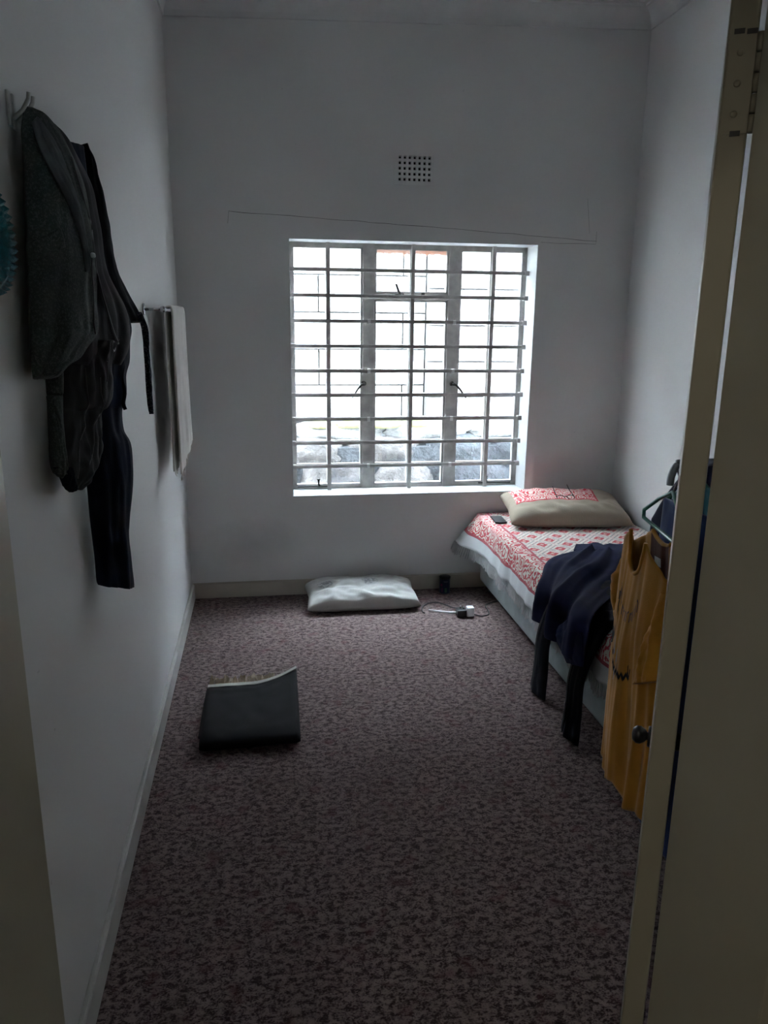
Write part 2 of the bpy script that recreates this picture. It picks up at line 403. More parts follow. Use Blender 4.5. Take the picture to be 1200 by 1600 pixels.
st(box('wall_corridor_left', -1.4, -1.25, -1.6, ND-.19, -.08, ZT, 'wall')); st(box('wall_corridor_right', 1.7, 1.85, -1.6, ND-.19, -.08, ZT, 'wall'))
st(box('wall_corridor_back', -1.4, 1.85, -1.75, -1.6, -.08, ZT, 'wall'))
# ceiling slab, slightly out of level
bm = bmesh.new(); add_box(bm, -1.5, XR+.25, -1.8, D+.3, 0, .15)
for v in bm.verts: v.co.z += ceil_z(v.co.x)
st(bobj('ceiling', bm, 'ceiling'), 'flat off-white ceiling')
# coved cornices
def cornice(name, p0, p1, inward):
    p0, p1, inward = Vector(p0), Vector(p1), Vector(inward); vs = []; fs = []
    prof = [(0, -.105), (.010, -.105), (.012, -.092)] + [(.012+.075*(1-math.cos(a)), -.092+.080*math.sin(a)) for a in [i*math.pi/16 for i in range(1, 9)]] + [(.09, -.004), (.105, -.004), (.105, .004), (0, .004)]
    for p in (p0, p1):
        for (o, h) in prof:
            q = p + inward*o; vs.append((q.x, q.y, ceil_z(q.x)+h))
    n = len(prof); fs = [(k, (k+1) % n, n+(k+1) % n, n+k) for k in range(n)] + [tuple(range(n))[::-1], tuple(range(n, 2*n))]
    return st(obj(name, vs, fs, 'ceiling', smooth=False))
cornice('trim_1', (XL, D, 0), (XR, D, 0), (0, -1, 0)); cornice('trim_2', (XL, ND, 0), (XL, D, 0), (1, 0, 0)); cornice('trim_3', (XR, ND, 0), (XR, D, 0), (-1, 0, 0))
# skirting boards with a rounded top edge
def skirting(name, x0, x1, y0, y1, material, h=.098):
    bm = bmesh.new(); add_box(bm, x0, x1, y0, y1, 0, h)
    es = [e for e in bm.edges if all(abs(v.co.z-h) < 1e-6 for v in e.verts)]
    bmesh.ops.bevel(bm, geom=es, offset=.006, segments=3, affect='EDGES'); return st(bobj(name, bm, material))
skirting('baseboard_back', XL, XR, D-.020, D, 'base'); skirting('baseboard_left', XL, XL+.018, ND, D-.02, 'base_left', .10); skirting('baseboard_right', XR-.018, XR, ND, D-.02, 'base')
# hairline plaster cracks outlining the lintel
def crack(pts, w=.0032):
    vs = []; fs = []; P = []
    for a, b in zip(pts, pts[1:]):
        a, b = Vector(a), Vector(b); n = max(2, int((b-a).length/.04))
        P += [a.lerp(b, i/n) for i in range(n)]
    P.append(Vector(pts[-1]))
    for i, p in enumerate(P):
        t = (P[min(i+1, len(P)-1)]-P[max(i-1, 0)]).normalized(); nn = Vector((-t.z, 0, t.x))
        j = .004*noise.noise(Vector((p.x*9, p.z*9, 0))); ww = w*(.55+.6*abs(noise.noise(Vector((p.x*5, p.z*5, 4)))))
        for s in (-1, 1): vs.append((p.x+nn.x*(j+s*ww/2), D-.0006, p.z+nn.z*(j+s*ww/2)))
    for i in range(len(P)-1): fs.append((2*i, 2*i+1, 2*i+3, 2*i+2))
    return obj('plaster_crack', vs, fs, 'plaster_crack', wb, smooth=False)
pp = lambda u, v: ony(u, v, D)
crack([pp(357, 330), pp(500, 341), pp(700, 357), pp(932, 377)]); crack([pp(357, 330), pp(356, 349)], .0025); crack([pp(932, 362), pp(931, 382), pp(845, 379)], .0025)
crack([pp(918, 310), pp(921, 365)], .0018)

# ---- air vent
vt = empty('air_vent', ((VX0+VX1)/2, D, VZ0)); tag(vt, 'square-holed white air vent grille high above the window', 'air vent')
bm = bmesh.new(); nx, nz = 7, 5; bw = .013
for i in range(nx+1):
    x = VX0+.004+(VX1-VX0-.008-bw)*i/nx; add_box(bm, x, x+bw, D-.002, D+.02, VZ0, VZ1)
for j in range(nz+1):
    z = VZ0+(VZ1-VZ0-bw)*j/nz; add_box(bm, VX0, VX1, D-.0025, D+.019, z, z+bw)
bobj('grid', bm, 'wall', vt)
bm = bmesh.new()
add_box(bm, VX0-.010, VX0+.003, D-.004, D+.006, VZ0-.01, VZ1+.01); add_box(bm, VX1-.003, VX1+.010, D-.004, D+.006, VZ0-.01, VZ1+.01)
add_box(bm, VX0, VX1, D-.004, D+.006, VZ0-.01, VZ0+.002); add_box(bm, VX0, VX1, D-.004, D+.006, VZ1-.002, VZ1+.01); bobj('rim', bm, 'wall', vt)
box('backing', VX0, VX1, D+.10, D+.115, VZ0, VZ1, 'dark', vt)  # added panel keeps daylight out; its dark colour stands for shade in the holes

# ================================================================== WINDOW
w1 = empty('window_1', ((WX0+WX1)/2, YF, WZ0)); st(w1, 'steel casement window of small panes')
cx = [.164, .655, 1.194, 1.664]; FR = .022
bm = bmesh.new()
add_box(bm, WX0, WX0+FR, YF-.015, YF+.03, WZ0, WZ1); add_box(bm, WX1-FR, WX1, YF-.015, YF+.03, WZ0, WZ1)
add_box(bm, WX0, WX1, YF-.015, YF+.03, WZ1-FR, WZ1); add_box(bm, WX0, WX1, YF-.015, YF+.03, WZ0, WZ0+FR); bobj('frame', bm, 'steel', w1)
for x in cx[1:3]: box('mullion', x-.036, x+.036, YF-.020, YF+.03, WZ0, WZ1, 'steel', w1, .004)
RH = (WZ1-WZ0-.02)/10
zr = [WZ0+.01+RH*i for i in range(11)]
box('transom', cx[1], cx[2], YF-.018, YF+.03, zr[8]-.018, zr[8]+.018, 'steel', w1, .003)
secs = [(cx[0]+FR, cx[1]-.036), (cx[1]+.036, cx[2]-.036), (cx[2]+.036, cx[3]-FR)]
pane_me = {}
for si, (a, b) in enumerate(secs):
    mid = (a+b)/2
    box('glazing_bar', mid-.011, mid+.011, YF-.008, YF+.022, WZ0+FR, WZ1-FR, 'steel', w1)
    # sash of each light
    bm = bmesh.new()
    for (z0, z1) in ([(WZ0+FR, WZ1-FR)] if si != 1 else [(WZ0+FR, zr[8]-.018), (zr[8]+.018, WZ1-FR)]):
        for q in ((a, a+.013, z0, z1), (b-.013, b, z0, z1), (a, b, z0, z0+.013), (a, b, z1-.013, z1)): add_box(bm, q[0], q[1], YF-.012, YF+.02, q[2], q[3])
    bobj('sash', bm, 'steel', w1)
    for j in range(1, 10): box('glazing_bar', a, b, YF-.003, YF+.018, zr[j]-.0075, zr[j]+.0075, 'steel', w1)
    for c, (xa, xb) in enumerate(((a, mid), (mid, b))):
        for j in range(10):
            kind = 'glass_rust' if (si == 1 and j == 9) else ('glass_grey' if (si, c, j) in ((0, 1, 0), (2, 1, 1), (2, 1, 0), (2, 0, 0)) else ('glass_dirty' if j < 2 or (j == 2 and (si+c) % 2) else 'glass'))
            key = (round(xb-xa, 3), kind)
            if key not in pane_me:
                bm = bmesh.new(); add_box(bm, -(xb-xa)/2, (xb-xa)/2, -.002, .002, -RH/2, RH/2)
                me = bpy.data.meshes.new('pane'); bm.to_mesh(me); bm.free(); me.materials.append(M[kind]); pane_me[key] = me
            o = bpy.data.objects.new('pane', pane_me[key]); link(o); o.parent = w1
            o.location = Vector(((xa+xb)/2, YF+.012, (zr[j]+zr[j+1])/2)) - w1.location
# fasteners
def lever(x, z, dx):
    lathe('handle_boss', [(.0, -.016), (.016, -.016), (.018, -.006), (.016, .0), (.0, 0)], (x, YF-.02, z), (0, -1, 0), 'brass', w1, 14)
    tube('window_handle', [(x, YF-.036, z), (x+dx*.25, YF-.044, z-.006), (x+dx*.55, YF-.048, z-.034), (x+dx, YF-.050, z-.088)], [.009, .0075, .006, .005], 'brass', w1)
lever(.628, 1.322, -.078); lever(1.200, 1.320, .088)
def stay(x0, x1, xp):
    box('window_stay', x0, x1, YF-.034, YF-.022, WZ0+.020, WZ0+.030, 'brass', w1, .002)
    lathe('stay_pin', [(.0, 0), (.011, 0), (.007, .012), (.006, .035), (.011, .040), (.012, .046), (0, .048)], (xp, YF-.028, WZ0+.026), (0, 0, 1), 'brass', w1, 12)
stay(.20, .395, .335); stay(1.40, 1.62, 1.455)
tube('vent_catch', [(.86, YF-.026, zr[8]+.014), (.84, YF-.036, zr[8]+.03), (.822, YF-.04, zr[8]+.075)], [.009, .008, .007], 'brass', w1)
box('vent_catch', .815, .875, YF-.034, YF-.018, zr[8]+.006, zr[8]+.020, 'brass', w1, .002); box('vent_catch', .985, 1.005, YF-.034, YF-.018, zr[8]+.006, zr[8]+.026, 'brass', w1, .002)
# painted sill and reveal lining
bm = bmesh.new(); add_box(bm, WX0-.002, WX1+.002, D-.006, YF-.015, WZ0-.004, WZ0+.004, .0015); o = bobj('window_sill', bm, 'reveal', w1)
bm = bmesh.new(); add_box(bm, WX0-.001, WX0+.003, D+.001, YF-.015, WZ0, WZ1); add_box(bm, WX1-.003, WX1+.001, D+.001, YF-.015, WZ0, WZ1); add_box(bm, WX0, WX1, D+.001, YF-.015, WZ1-.003, WZ1+.001)
bobj('reveal_lining', bm, 'reveal', w1)

# ---- burglar bars, fixed inside the frame
gb = empty('burglar_bars', ((WX0+WX1)/2, YF-.05, WZ0)); tag(gb, 'painted flat steel burglar bars fixed across the inside of the window', 'burglar bars')
YB = YF-.062
for j in range(1, 10):
    if j in (2, 4, 6): pass
    box('horizontal_bar', WX0+.004, WX1-.004, YB-.004, YB+.004, zr[j]-.0105, zr[j]+.0105, 'bars', gb, .0015)
    for x in (WX0+.001, WX1-.029): box('end_tab', x, x+.028, YB-.010, YB+.022, zr[j]-.014, zr[j]+.014, 'bars', gb, .002)
    if j in (1, 3, 5, 7):
        for x in cx[1:3]: box('joint_tab', x-.010, x+.008, YB-.009, YB+.008, zr[j]-.014, zr[j]+.013, 'tab', gb, .002)
for a, b in secs:
    mid = (a+b)/2; box('vertical_bar', mid-.0125, mid+.0125, YB+.004, YB+.012, WZ0+.004, WZ1-.004, 'bars', gb, .0015)

# ================================================================== OUTSIDE
st(box('ground_outside', -4, 7, D+.28, 12, -.35, -.25, 'ground'))
YO = 6.70; ZG = .80
wo = st(box('wall_outside', -9.0, 9.0, YO+.05, YO+.25, ZG-1.0, 3.75, 'mortar'), 'white block wall of the neighbouring building')  # unseen ends stretched sideways so they block the low sky
def blocks(x0, x1, y, material, zoff, bwid, z1):
    z = ZG-.05+zoff; row = 0
    while z < z1-.02:
        h = min(.305, z1-z); x = x0 - (bwid/2 if row % 2 else 0)
        while x < x1-.02:
            a, b = max(x, x0), min(x+bwid, x1)
            if b-a > .04:
                bm = bmesh.new(); d = random.uniform(-.004, .004); add_box(bm, a+.006, b-.006, y+d, y+.055, z+.006, z+h-.006, .008)
                bobj('block', bm, material, wo)
            x += bwid
        z += h; row += 1
blocks(-1.7, 1.398, YO, 'block', .10, 1.45, 3.75); blocks(1.412, 4.6, YO-.06, 'block_pink', 0, 1.6, 3.65)
box('unseen_wall_wing', -9.0, -1.705, YO, YO+.06, ZG-.1, 3.75, 'block', wo); box('unseen_wall_wing', 4.605, 9.0, YO-.06, YO+.06, ZG-.1, 3.65, 'block_pink', wo)  # plain wall ends out of view, added to shut out horizon light
box('pier', 1.405, 4.6, YO-.008, YO+.06, ZG-.1, 3.65, 'mortar', wo)
def rock(name, c, r, seed, material, parent, sub=3):
    bm = bmesh.new(); bmesh.ops.create_icosphere(bm, subdivisions=sub, radius=1)
    for v in bm.verts:
        p = v.co.copy(); m_ = max(abs(p.x), abs(p.y), abs(p.z)); p = p.lerp(p/m_*.82, .45)
        k = 1+.22*noise.noise(p*1.6+Vector((seed*5.1, seed, 0)))+.07*noise.noise(p*5+Vector((seed, 0, 3)))
        v.co = Vector(c) + Vector((p.x*r[0], p.y*r[1], p.z*r[2]))*k
    return bobj(name, bm, material, parent, smooth=True)
rw = empty('rubble_stone_wall', (1.2, 6.2, -.25)); tag(rw, 'rough grey rubble stone bank outside the window below the white wall', 'stone wall')
sd = 0
for row, (z, y, hh) in enumerate(((-.10, 6.02, .16), (.16, 6.10, .17), (.42, 6.18, .17), (.65, 6.26, .13))):
    x = -1.0 + .17*row
    while x < 3.6:
        w = random.uniform(.20, .34); sd += 1
        rock('stone', (x+w, y+random.uniform(-.03, .03), z), (w*1.08, .20, hh*random.uniform(1.0, 1.15)), sd, 'stone_dark' if random.random() < (.55 if x > 1.3 else .2) else 'stone', rw, 3)
        x += 2*w
for k, x in enumerate((-.9, -.1, .62, 1.35, 2.1, 2.9)):
    rock('ledge_stone', (x, 6.42, .80), (.46, .26, .085), 50+k, 'ledge', rw, 3)
for k, (x, s) in enumerate(((.72, .16), (.98, .20), (1.24, .13), (.45, .10))):
    rock('moss_patch', (x, 6.30, .868), (s, .12, .034), 80+k, 'moss', rw, 2)
box('core', -1.4, 4.0, 6.12, 6.74, -.25, .70, 'stone_dark', rw)

# ================================================================== DOOR AND FRAME
bm = bmesh.new()
add_box(bm, JX0-.055, JX0, ND-.21, ND+.012, 0, DH, .003); add_box(bm, JX0-.055, JX0-.02, ND-.225, ND-.205, 0, DH, .002)
add_box(bm, JX1, JX1+.055, ND-.21, ND-.004, 0, DH, .003)
add_box(bm, JX0-.055, JX1+.055, ND-.21, ND+.005, DH, DH+.05, .003)
tr4 = st(bobj('trim_4', bm, 'jamb'), 'cream painted door frame')
d1 = empty('door_1', (.48, .82, 0)); st(d1, 'cream painted door standing wide open into the room')
ANG = math.radians(30.12); ld = Vector((math.sin(ANG), math.cos(ANG), 0)); lt = Vector((math.cos(ANG), -math.sin(ANG), 0)); C0 = Vector((.48, .82, 0)); TK = .029
def leaf_pt(a, t, z): return C0 + ld*a + lt*t + Vector((0, 0, z))
def leaf_box(name, a0, a1, t0, t1, z0, z1, material, parent=None, bev=0):
    bm = bmesh.new(); add_box(bm, a0, a1, t0, t1, z0, z1, bev)
    for v in bm.verts: v.co = leaf_pt(*v.co)
    return bobj(name, bm, material, parent or d1)
leaf = leaf_box('door_leaf', 0, .755, 0, TK, .008, 2.085, 'jamb', None, .0025)
for (z0, z1) in ((.15, .80), (1.02, 1.95)):
    for (a0, a1) in ((.11, .345), (.41, .645)): leaf_box('panel_moulding', a0, a1, TK-.002, TK+.004, z0, z1, 'jamb', None, .004)
def knob(t0, sgn):
    o = leaf_pt(.695, t0, .835)
    lathe('rose', [(0, 0), (.024, 0), (.022, .006), (0, .006)], o, lt*sgn, 'knob', d1); lathe('door_knob', [(0, .004), (.009, .006), (.009, .008), (.014, .012), (.0195, .021), (.0195, .030), (.013, .038), (0, .040)], o, lt*sgn, 'knob', d1)
knob(0, -1); knob(TK, 1)
def hinge(z0, z1):
    leaf_box('hinge_plate', -.0012, .0, .003, TK-.001, z0, z1, 'jamb'); 
    for zz in (.2, .5, .8):
        lathe('hinge_screw', [(0, 0), (.0035, 0), (.003, .001), (0, .001)], leaf_pt(-.0012, .014, z0+(z1-z0)*zz), -ld, 'jamb', d1, 10)
    k = 5
    for i in range(k):
        a, b = z0+(z1-z0)*i/k, z0+(z1-z0)*(i+1)/k
        p = leaf_pt(.004, TK+.004, 0); tube('hinge_knuckle', [p+Vector((0, 0, a+.0012)), p+Vector((0, 0, b-.0012))], .0055, 'jamb', d1, 10)
    for (zz, t) in ((z1, .006), (z1-.001, .018), (z0, .012)):
        leaf_box('chipped_paint', -.0016, .0, t, t+.010, zz-.002, zz+.003, 'knob')
hinge(1.922, 2.018); hinge(.25, .35)

# unseen lamp added in the corridor to brighten the door frame
cl = empty('added_corridor_lamp', (-.75, -.55, 3.3)); tag(cl, 'unseen corridor ceiling lamp added to brighten the door frame', 'lamp')
lathe('added_lamp_base', [(0, 0), (.06, 0), (.06, -.02), (0, -.02)], (-.75, -.55, ceil_z(-.75)), (0, 0, 1), 'white_plastic', cl)
lampm = N('added_lamp_glow'); lampm.b.inputs['Emission Color'].default_value = (1, .93, .80, 1); lampm.b.inputs['Emission Strength'].default_value = 2.7; lampm.col((.8, .8, .78)); M['added_lampglass'] = lampm.m
lathe('added_lamp_globe', [(0, -.16), (.05, -.155), (.085, -.12), (.095, -.085), (.085, -.05), (.055, -.02), (0, -.018)], (-.75, -.55, ceil_z(-.75)), (0, 0, 1), 'added_lampglass', cl, 28)

# ================================================================== BED
BX0, BX1, BY0, BY1 = 1.375, XR-.025, 2.62, D-.03
bed = empty('divan_bed', ((BX0+BX1)/2, (BY0+BY1)/2, 0)); tag(bed, 'single divan bed with pale teal-grey base pushed into the corner', 'bed')
bm = bmesh.new(); add_box(bm, BX0, BX1, BY0, BY1, .055, .275, .022); bobj('base', bm, 'divan', bed, True)
tube('piping', [(BX0+.004, BY0+.01, .2), (BX0-.003, (BY0+BY1)/2, .205), (BX0+.004, BY1-.01, .2)], .006, 'divan', bed, 8)
bm = bmesh.new(); add_box(bm, BX0-.02, BX1+.005, BY0-.01, BY1, .275, .485, .035); bobj('mattress', bm, 'mattress', bed, True)
for x in (BX0+.06, BX1-.06):
    for y in (BY0+.10, BY1-.10): lathe('foot', [(0, 0), (.022, 0), (.028, .058), (0, .058)], (x, y, 0), (0, 0, 1), 'black_plastic', bed, 14)

# ---- bedspread: lies on the mattress and hangs down the side
bs = empty('bedspread', ((BX0+BX1)/2, (BY0+BY1)/2, .49)); tag(bs, 'red and cream block-printed bedspread with fringed white border, spread over the bed', 'bedspread')
def spread_pt(s, y):
    """s metres from the left hem; the first .19 m hang"""
    fl = max(0, (y-4.38)/.28); fl = fl*fl*(3-2*fl) if fl < 1 else 1
    wob = .016*noise.noise(Vector((y*6.2, 1.7, 0)))+.009*noise.noise(Vector((y*15, 5, 0)))
    near = 1 if y > 2.7 else 1
    if s < .17:
        q = 1-s/.17; hang = .19
        z = .495-hang*q**.92*(1-.10*fl); x = 1.338-.034*q**.8 - fl*.115*q + wob*q*1.6
    elif s < .21:
        q = (s-.17)/.04; a = q*math.pi/2; x = 1.338+.03*(1-math.cos(a))+.004*q; z = .495+.010*math.sin(a)
    else:
        x = 1.372+(s-.21); z = .505+.004*noise.noise(Vector((x*5, y*5, 2)))+.003*noise.noise(Vector((x*14, y*13, 6)))
    yy = y
    if y > 4.55 and s < .19: yy = min(y, 4.665)
    return Vector((x, yy, z))
ss = [.17*i/10 for i in range(10)]+[.17, .18, .19, .20, .21]+[.21+(BX1-1.372-.0)*i/22 for i in range(1, 23)]
ny = 110; vs = []; uvs = []; fs = []; y0s, y1s = BY0-.035, D-.012
for i in range(ny+1):
    y = y0s+(y1s-y0s)*i/ny
    for s in ss: vs.append(spread_pt(s, y)); uvs.append((s+.02, y1s-y))
k = len(ss)
for i in range(ny):
    for j in range(k-1): fs.append((i*k+j, i*k+j+1, (i+1)*k+j+1, (i+1)*k+j))
# foot-end flap
base0 = len(vs); fr_ = 8
for r in range(1, fr_+1):
    q = r/fr_
    for s in ss:
        p = spread_pt(s, y0s); h = .19*q
        if s < .2: p = p + Vector((.01*q, -.012*q, 0)); 
        else: p = Vector((p.x, p.y-.012-.010*math.sin(q*3)+.012*noise.noise(Vector((p.x*8, q, 1)))*q, p.z-h))
        vs.append(p); uvs.append((s+.02, y1s-y0s+.19*q))
for r in range(fr_):
    for j in range(14, k-1):
        a = (base0+(r-1)*k) if r else 0; fs.append((a+j, base0+r*k+j, base0+r*k+j+1, a+j+1))
so = obj('cover', vs, fs, 'spread', bs, True, uvs)
sm = so.modifiers.new('solid', 'SOLIDIFY'); sm.thickness = .004; sm.offset = -1
# fringe: thin twisted tassels along the hem
vs = []; fs = []
def tassel(p, d, ln, w=.0022):
    q = Vector(p); side = Vector((0, 1, 0)) if abs(d.y) < .5 else Vector((1, 0, 0)); b = len(vs)
    for i in range(4):
        c = q + d*(ln*i/3) + Vector((random.uniform(-.003, .003), random.uniform(-.004, .004), 0))*(i/3)
        ww = w*(1, .8, 1.3, .9)[i]
        vs.extend([c-side*ww+Vector((-ww, 0, 0)), c+side*ww+Vector((-ww, 0, 0)), c+side*ww+Vector((ww, 0, 0)), c-side*ww+Vector((ww, 0, 0))])
    for i in range(3):
        for e in range(4): fs.append((b+4*i+e, b+4*i+(e+1) % 4, b+4*i+4+(e+1) % 4, b+4*i+4+e))
y = y0s+.01
while y < y1s-.005:
    p = spread_pt(0, y); p1 = spread_pt(.03, y); d = (p-p1).normalized(); d = (d+Vector((0, 0, -.8))).normalized()
    tassel(p+Vector((0, 0, .004)), d, random.uniform(.055, .072)); y += random.uniform(.0095, .0125)
fo = obj('fringe', vs, fs, 'fringe', bs, False); tag(fo, 'off-white knotted fringe', kind='stuff')

# ---- pillows
def pillow(name, o, ax, ay, az, hx, hy, h, material, parent, seed=0, n=40, wr=.010, flat=.35, bottom=.55):
    """cushion: hx, hy half sizes along ax, ay; h full height along az"""
    vs = []; fs = []; uvs = []
    o, ax, ay, az = Vector(o), Vector(ax), Vector(ay), Vector(az)
    for side in (1, -1):
        for i in range(n+1):
            for j in range(n+1):
                u, v = -1+2*i/n, -1+2*j/n
                e = max(0, (1-u*u)*(1-v*v)); e2 = max(0, (1-abs(u)**3)*(1-abs(v)**3))**flat
                sh = 1-.045*(1-v*v) if True else 1; sw = 1-.05*(1-u*u)
                px = u*hx*(1-.05*(1-abs(v))*abs(u)**3); py = v*hy*(1-.07*(1-abs(u))*abs(v)**3)
                w = wr*noise.noise(Vector((u*2.6+seed, v*2.2, seed)))*e2 + wr*.6*noise.noise(Vector((u*6+seed, v*5, 2+seed)))*min(1, e*3)
                hh = h*(1-bottom)*0+ (h*.66*e2+w if side == 1 else -h*.34*e2)
                vs.append(o+ax*px+ay*py+az*(hh+h*.34)); uvs.append(((u+1)*hx, (v+1)*hy) if side == 1 else (.9, .02))
    m_ = (n+1)**2
    for i in range(n):
        for j in range(n):
            a = i*(n+1)+j; f = (a, a+n+1, a+n+2, a+1); fs.append(f); fs.append(tuple(m_+q for q in f[::-1]))
    ob = obj(name, vs, fs, material, parent, True, uvs)
    wd = ob.modifiers.new('weld', 'WELD'); wd.merge_threshold = .0004
    return ob
bp = empty('bed_pillow', (1.84, 4.42, .508)); tag(bp, 'plump beige pillow with a red embroidered panel at the head of the bed', 'pillow')
tilt = Matrix.Rotation(math.radians(-7), 3, 'Z')@Matrix.Rotation(math.radians(9), 3, 'X')
pil = pillow('pillowcase', (1.835, 4.435, .523), tilt@Vector((1, 0, 0)), tilt@Vector((0, 1, 0)), tilt@Vector((0, 0, 1)), .37, .225, .155, 'pillow', bp, 3, 48, .012, .42)
hemp = [Vector((1.835, 4.435, .523))+tilt@Vector((-.35+.70*i/20, -.214+.010*math.cos((i/20-.5)*3.1), .050+.008*noise.noise(Vector((i*.4, 0, 1))))) for i in range(21)]
tube('seam', hemp, .004, 'pillow', bp, 6)
fp = empty('floor_pillow', (.565, 4.47, 0)); tag(fp, 'limp greyish-white pillow lying on the carpet against the far wall', 'pillow')
t2 = Matrix.Rotation(math.radians(0), 3, 'Z')@Matrix.Rotation(math.radians(4), 3, 'X')
pillow('pillowcase', (.567, 4.480, .004), t2@Vector((1, 0, 0)), t2@Vector((0, 1, 0)), t2@Vector((0, 0, 1)), .345, .185, .135, 'floor_pillow', fp, 8, 44, .022, .36)

# ---- spectacles on the pillow
gl = empty('spectacles', (1.81, 4.44, .66)); tag(gl, 'dark-framed spectacles lying upturned on the bed pillow', 'spectacles')
gz = .672
def rim(cx_, cy_): return [(cx_+.025*math.cos(a), cy_+.006*math.sin(a)*0, gz+.004+.019*math.sin(a)+.0) for a in [i*math.pi/9 for i in range(18)]]
gx, gy = 1.815, 4.365
for sx_ in (-1, 1):
    tube('rim', [(gx+sx_*.033+.024*math.cos(a), gy+.015*math.sin(a), gz+.010*math.sin(a)) for a in [i*math.pi/9 for i in range(18)]], .0021, 'black_plastic', gl, 6, True)
    cpts = [(gx+sx_*.033+.022*math.cos(a), gy+.0135*math.sin(a), gz+.009*math.sin(a)) for a in [i*math.pi/9 for i in range(18)]]
    obj('lens', cpts, [tuple(range(18))], 'glass', gl, False)
tube('bridge', [(gx-.010, gy, gz+.002), (gx, gy+.002, gz+.008), (gx+.010, gy, gz+.002)], .0022, 'black_plastic', gl, 6)
for (a, b, c) in (((gx-.057, gy, gz), (gx-.068, gy+.02, gz+.035), (gx-.078, gy+.03, gz+.062)), ((gx+.057, gy, gz), (gx+.028, gy+.02, gz+.040), (gx+.014, gy+.03, gz+.070))):
    a, b, c = Vector(a), Vector(b), Vector(c); tube('temple_arm', [a, b, c, c+(c-b)*.28+Vector((.006, .004, -.006))], .0022, 'black_plastic', gl, 6)

# ---- phone
ph = empty('mobile_phone', (1.426, 4.47, .509)); tag(ph, 'black mobile phone lying face up on the bedspread beside the pillow', 'phone')
a_ = math.radians(-4)
for nm_, hx, hy, z0, z1, mm in (('body', .037, .078, .509, .5175, 'black_plastic'), ('screen', .034, .074, .5175, .518, 'knob')):
    bm = bmesh.new(); add_box(bm, -hx, hx, -hy, hy, z0, z1, .003 if nm_ == 'body' else 0)
    for v in bm.verts: v.co = Vector((1.428+v.co.x*math.cos(a_)-v.co.y*math.sin(a_), 4.475+v.co.x*math.sin(a_)+v.co.y*math.cos(a_), v.co.z))
    bobj(nm_, bm, mm, ph)

# ---- navy T-shirt thrown over the bed edge, tracksuit trousers under it
tp = empty('track_pants', (1.32, 3.0, 0)); tag(tp, 'black track trousers on the bed edge, both thin legs hanging to the carpet', 'trousers')
def leg(name, yf, yn, xo, seed, inner):
    A = [(inner, yf+.05, .530), (1.46, yf+.03, .540), (1.36, yf+.01, .535), (1.302, yf, .45), (1.270+xo, yf, .30), (1.268+xo, yf+.01, .15), (1.262+xo, yf+.02, .014)]
    B = [(inner, yn-.02, .530), (1.46, yn, .540), (1.36, yn, .535), (1.302, yn, .45), (1.270+xo, yn+.005, .30), (1.268+xo, yn+.005, .15), (1.262+xo, yn, .014)]
    o = band(name, A, B, [.015, .016, .018, .020, .022, .024, .026], 'black', tp, (-1, 0, .6), .010, 2.2, .7, 20, 60, seed)
    P = [Vector(a).lerp(Vector(b), .30)+Vector((-.024 if i > 2 else -.008, 0, .012 if i < 3 else 0)) for i, (a, b) in enumerate(zip(A, B))]
    tube('piping_stripe', [cr(P[2:], i/24) for i in range(25)], .0028, 'seam', o, 6)
    return o
leg('trouser_leg', 3.235, 3.085, -.012, 2, 1.60); leg('trouser_leg', 2.838, 2.690, -.014, 5, 1.72)
band('seat_and_waist', [(1.36, 3.24, .535), (1.55, 3.26, .545), (1.80, 3.20, .540)], [(1.36, 2.69, .535), (1.55, 2.68, .545), (1.80, 2.72, .540)], [.015, .022, .018], 'black', tp, (0, 0, 1), .02, 4, .8, 30, 24, 9)
ns = empty('navy_shirt', (1.5, 3.3, .54)); tag(ns, 'crumpled navy T-shirt draped over the side of the bed', 'shirt')
zt = .556
A = [onz(896, 860, zt), onz(866, 869, zt), onz(851, 884, zt-.01), onx(845, 912, 1.285), onx(839, 940, 1.272), onx(835, 964, 1.268)]
B = [onz(992, 862, zt), onz(992, 905, zt+.006), onz(958, 930, zt), onx(926, 962, 1.255), onx(915, 1000, 1.248), onx(909, 1043, 1.246)]
band('shirt_body', A, B, [.016, .022, .024, .022, .020, .018], 'navy', ns, (-.8, -.2, .8), .040, 2.6, .5, 44, 80, 4, grow=False, back=.2)
band('sleeve', [onx(866, 985, 1.26), onx(868, 1000, 1.256), onx(886, 1034, 1.252)], [onx(906, 960, 1.25), onx(910, 1000, 1.246), onx(911, 1042, 1.244)], .016, 'navy', ns, (-1, 0, .2), .012, 2, .6, 20, 24, 6)
band('shirt_tail', [onz(896, 860, zt), onz(900, 850, .525)], [onz(1000, 862, zt), onz(1000, 852, .525)], .006, 'navy', ns, (0, 0, 1), .01, 3, .6, 24, 8, 12)

# ================================================================== SMALL THINGS ON THE FLOOR
tc = empty('tin_can', (1.128, 4.60, 0)); tag(tc, 'small dark blue tin can standing on the carpet by the skirting', 'tin')
lathe('body', [(0, 0), (.034, 0), (.036, .002), (.036, .005), (.0345, .007), (.0345, .092), (.036, .094), (.036, .097), (0, .097)], (1.128, 4.60, 0), (0, 0, 1), 'tin_blue', tc, 32)
lathe('lid', [(0, .097), (.0365, .097), (.0365, .108), (.034, .111), (0, .111)], (1.128, 4.60, 0), (0, 0, 1), 'black_plastic', tc, 32)
def tin_patch(name, a0, a1, z0, z1, mm):
    vs = []; n = 6
    for i in range(n+1):
        a = math.radians(a0+(a1-a0)*i/n)
        for z in (z0, z1): vs.append((1.128+.0349*math.sin(a), 4.60-.0349*math.cos(a), z))
    obj(name, vs, [(2*i, 2*i+1, 2*i+3, 2*i+2) for i in range(n)], mm, tc, False)
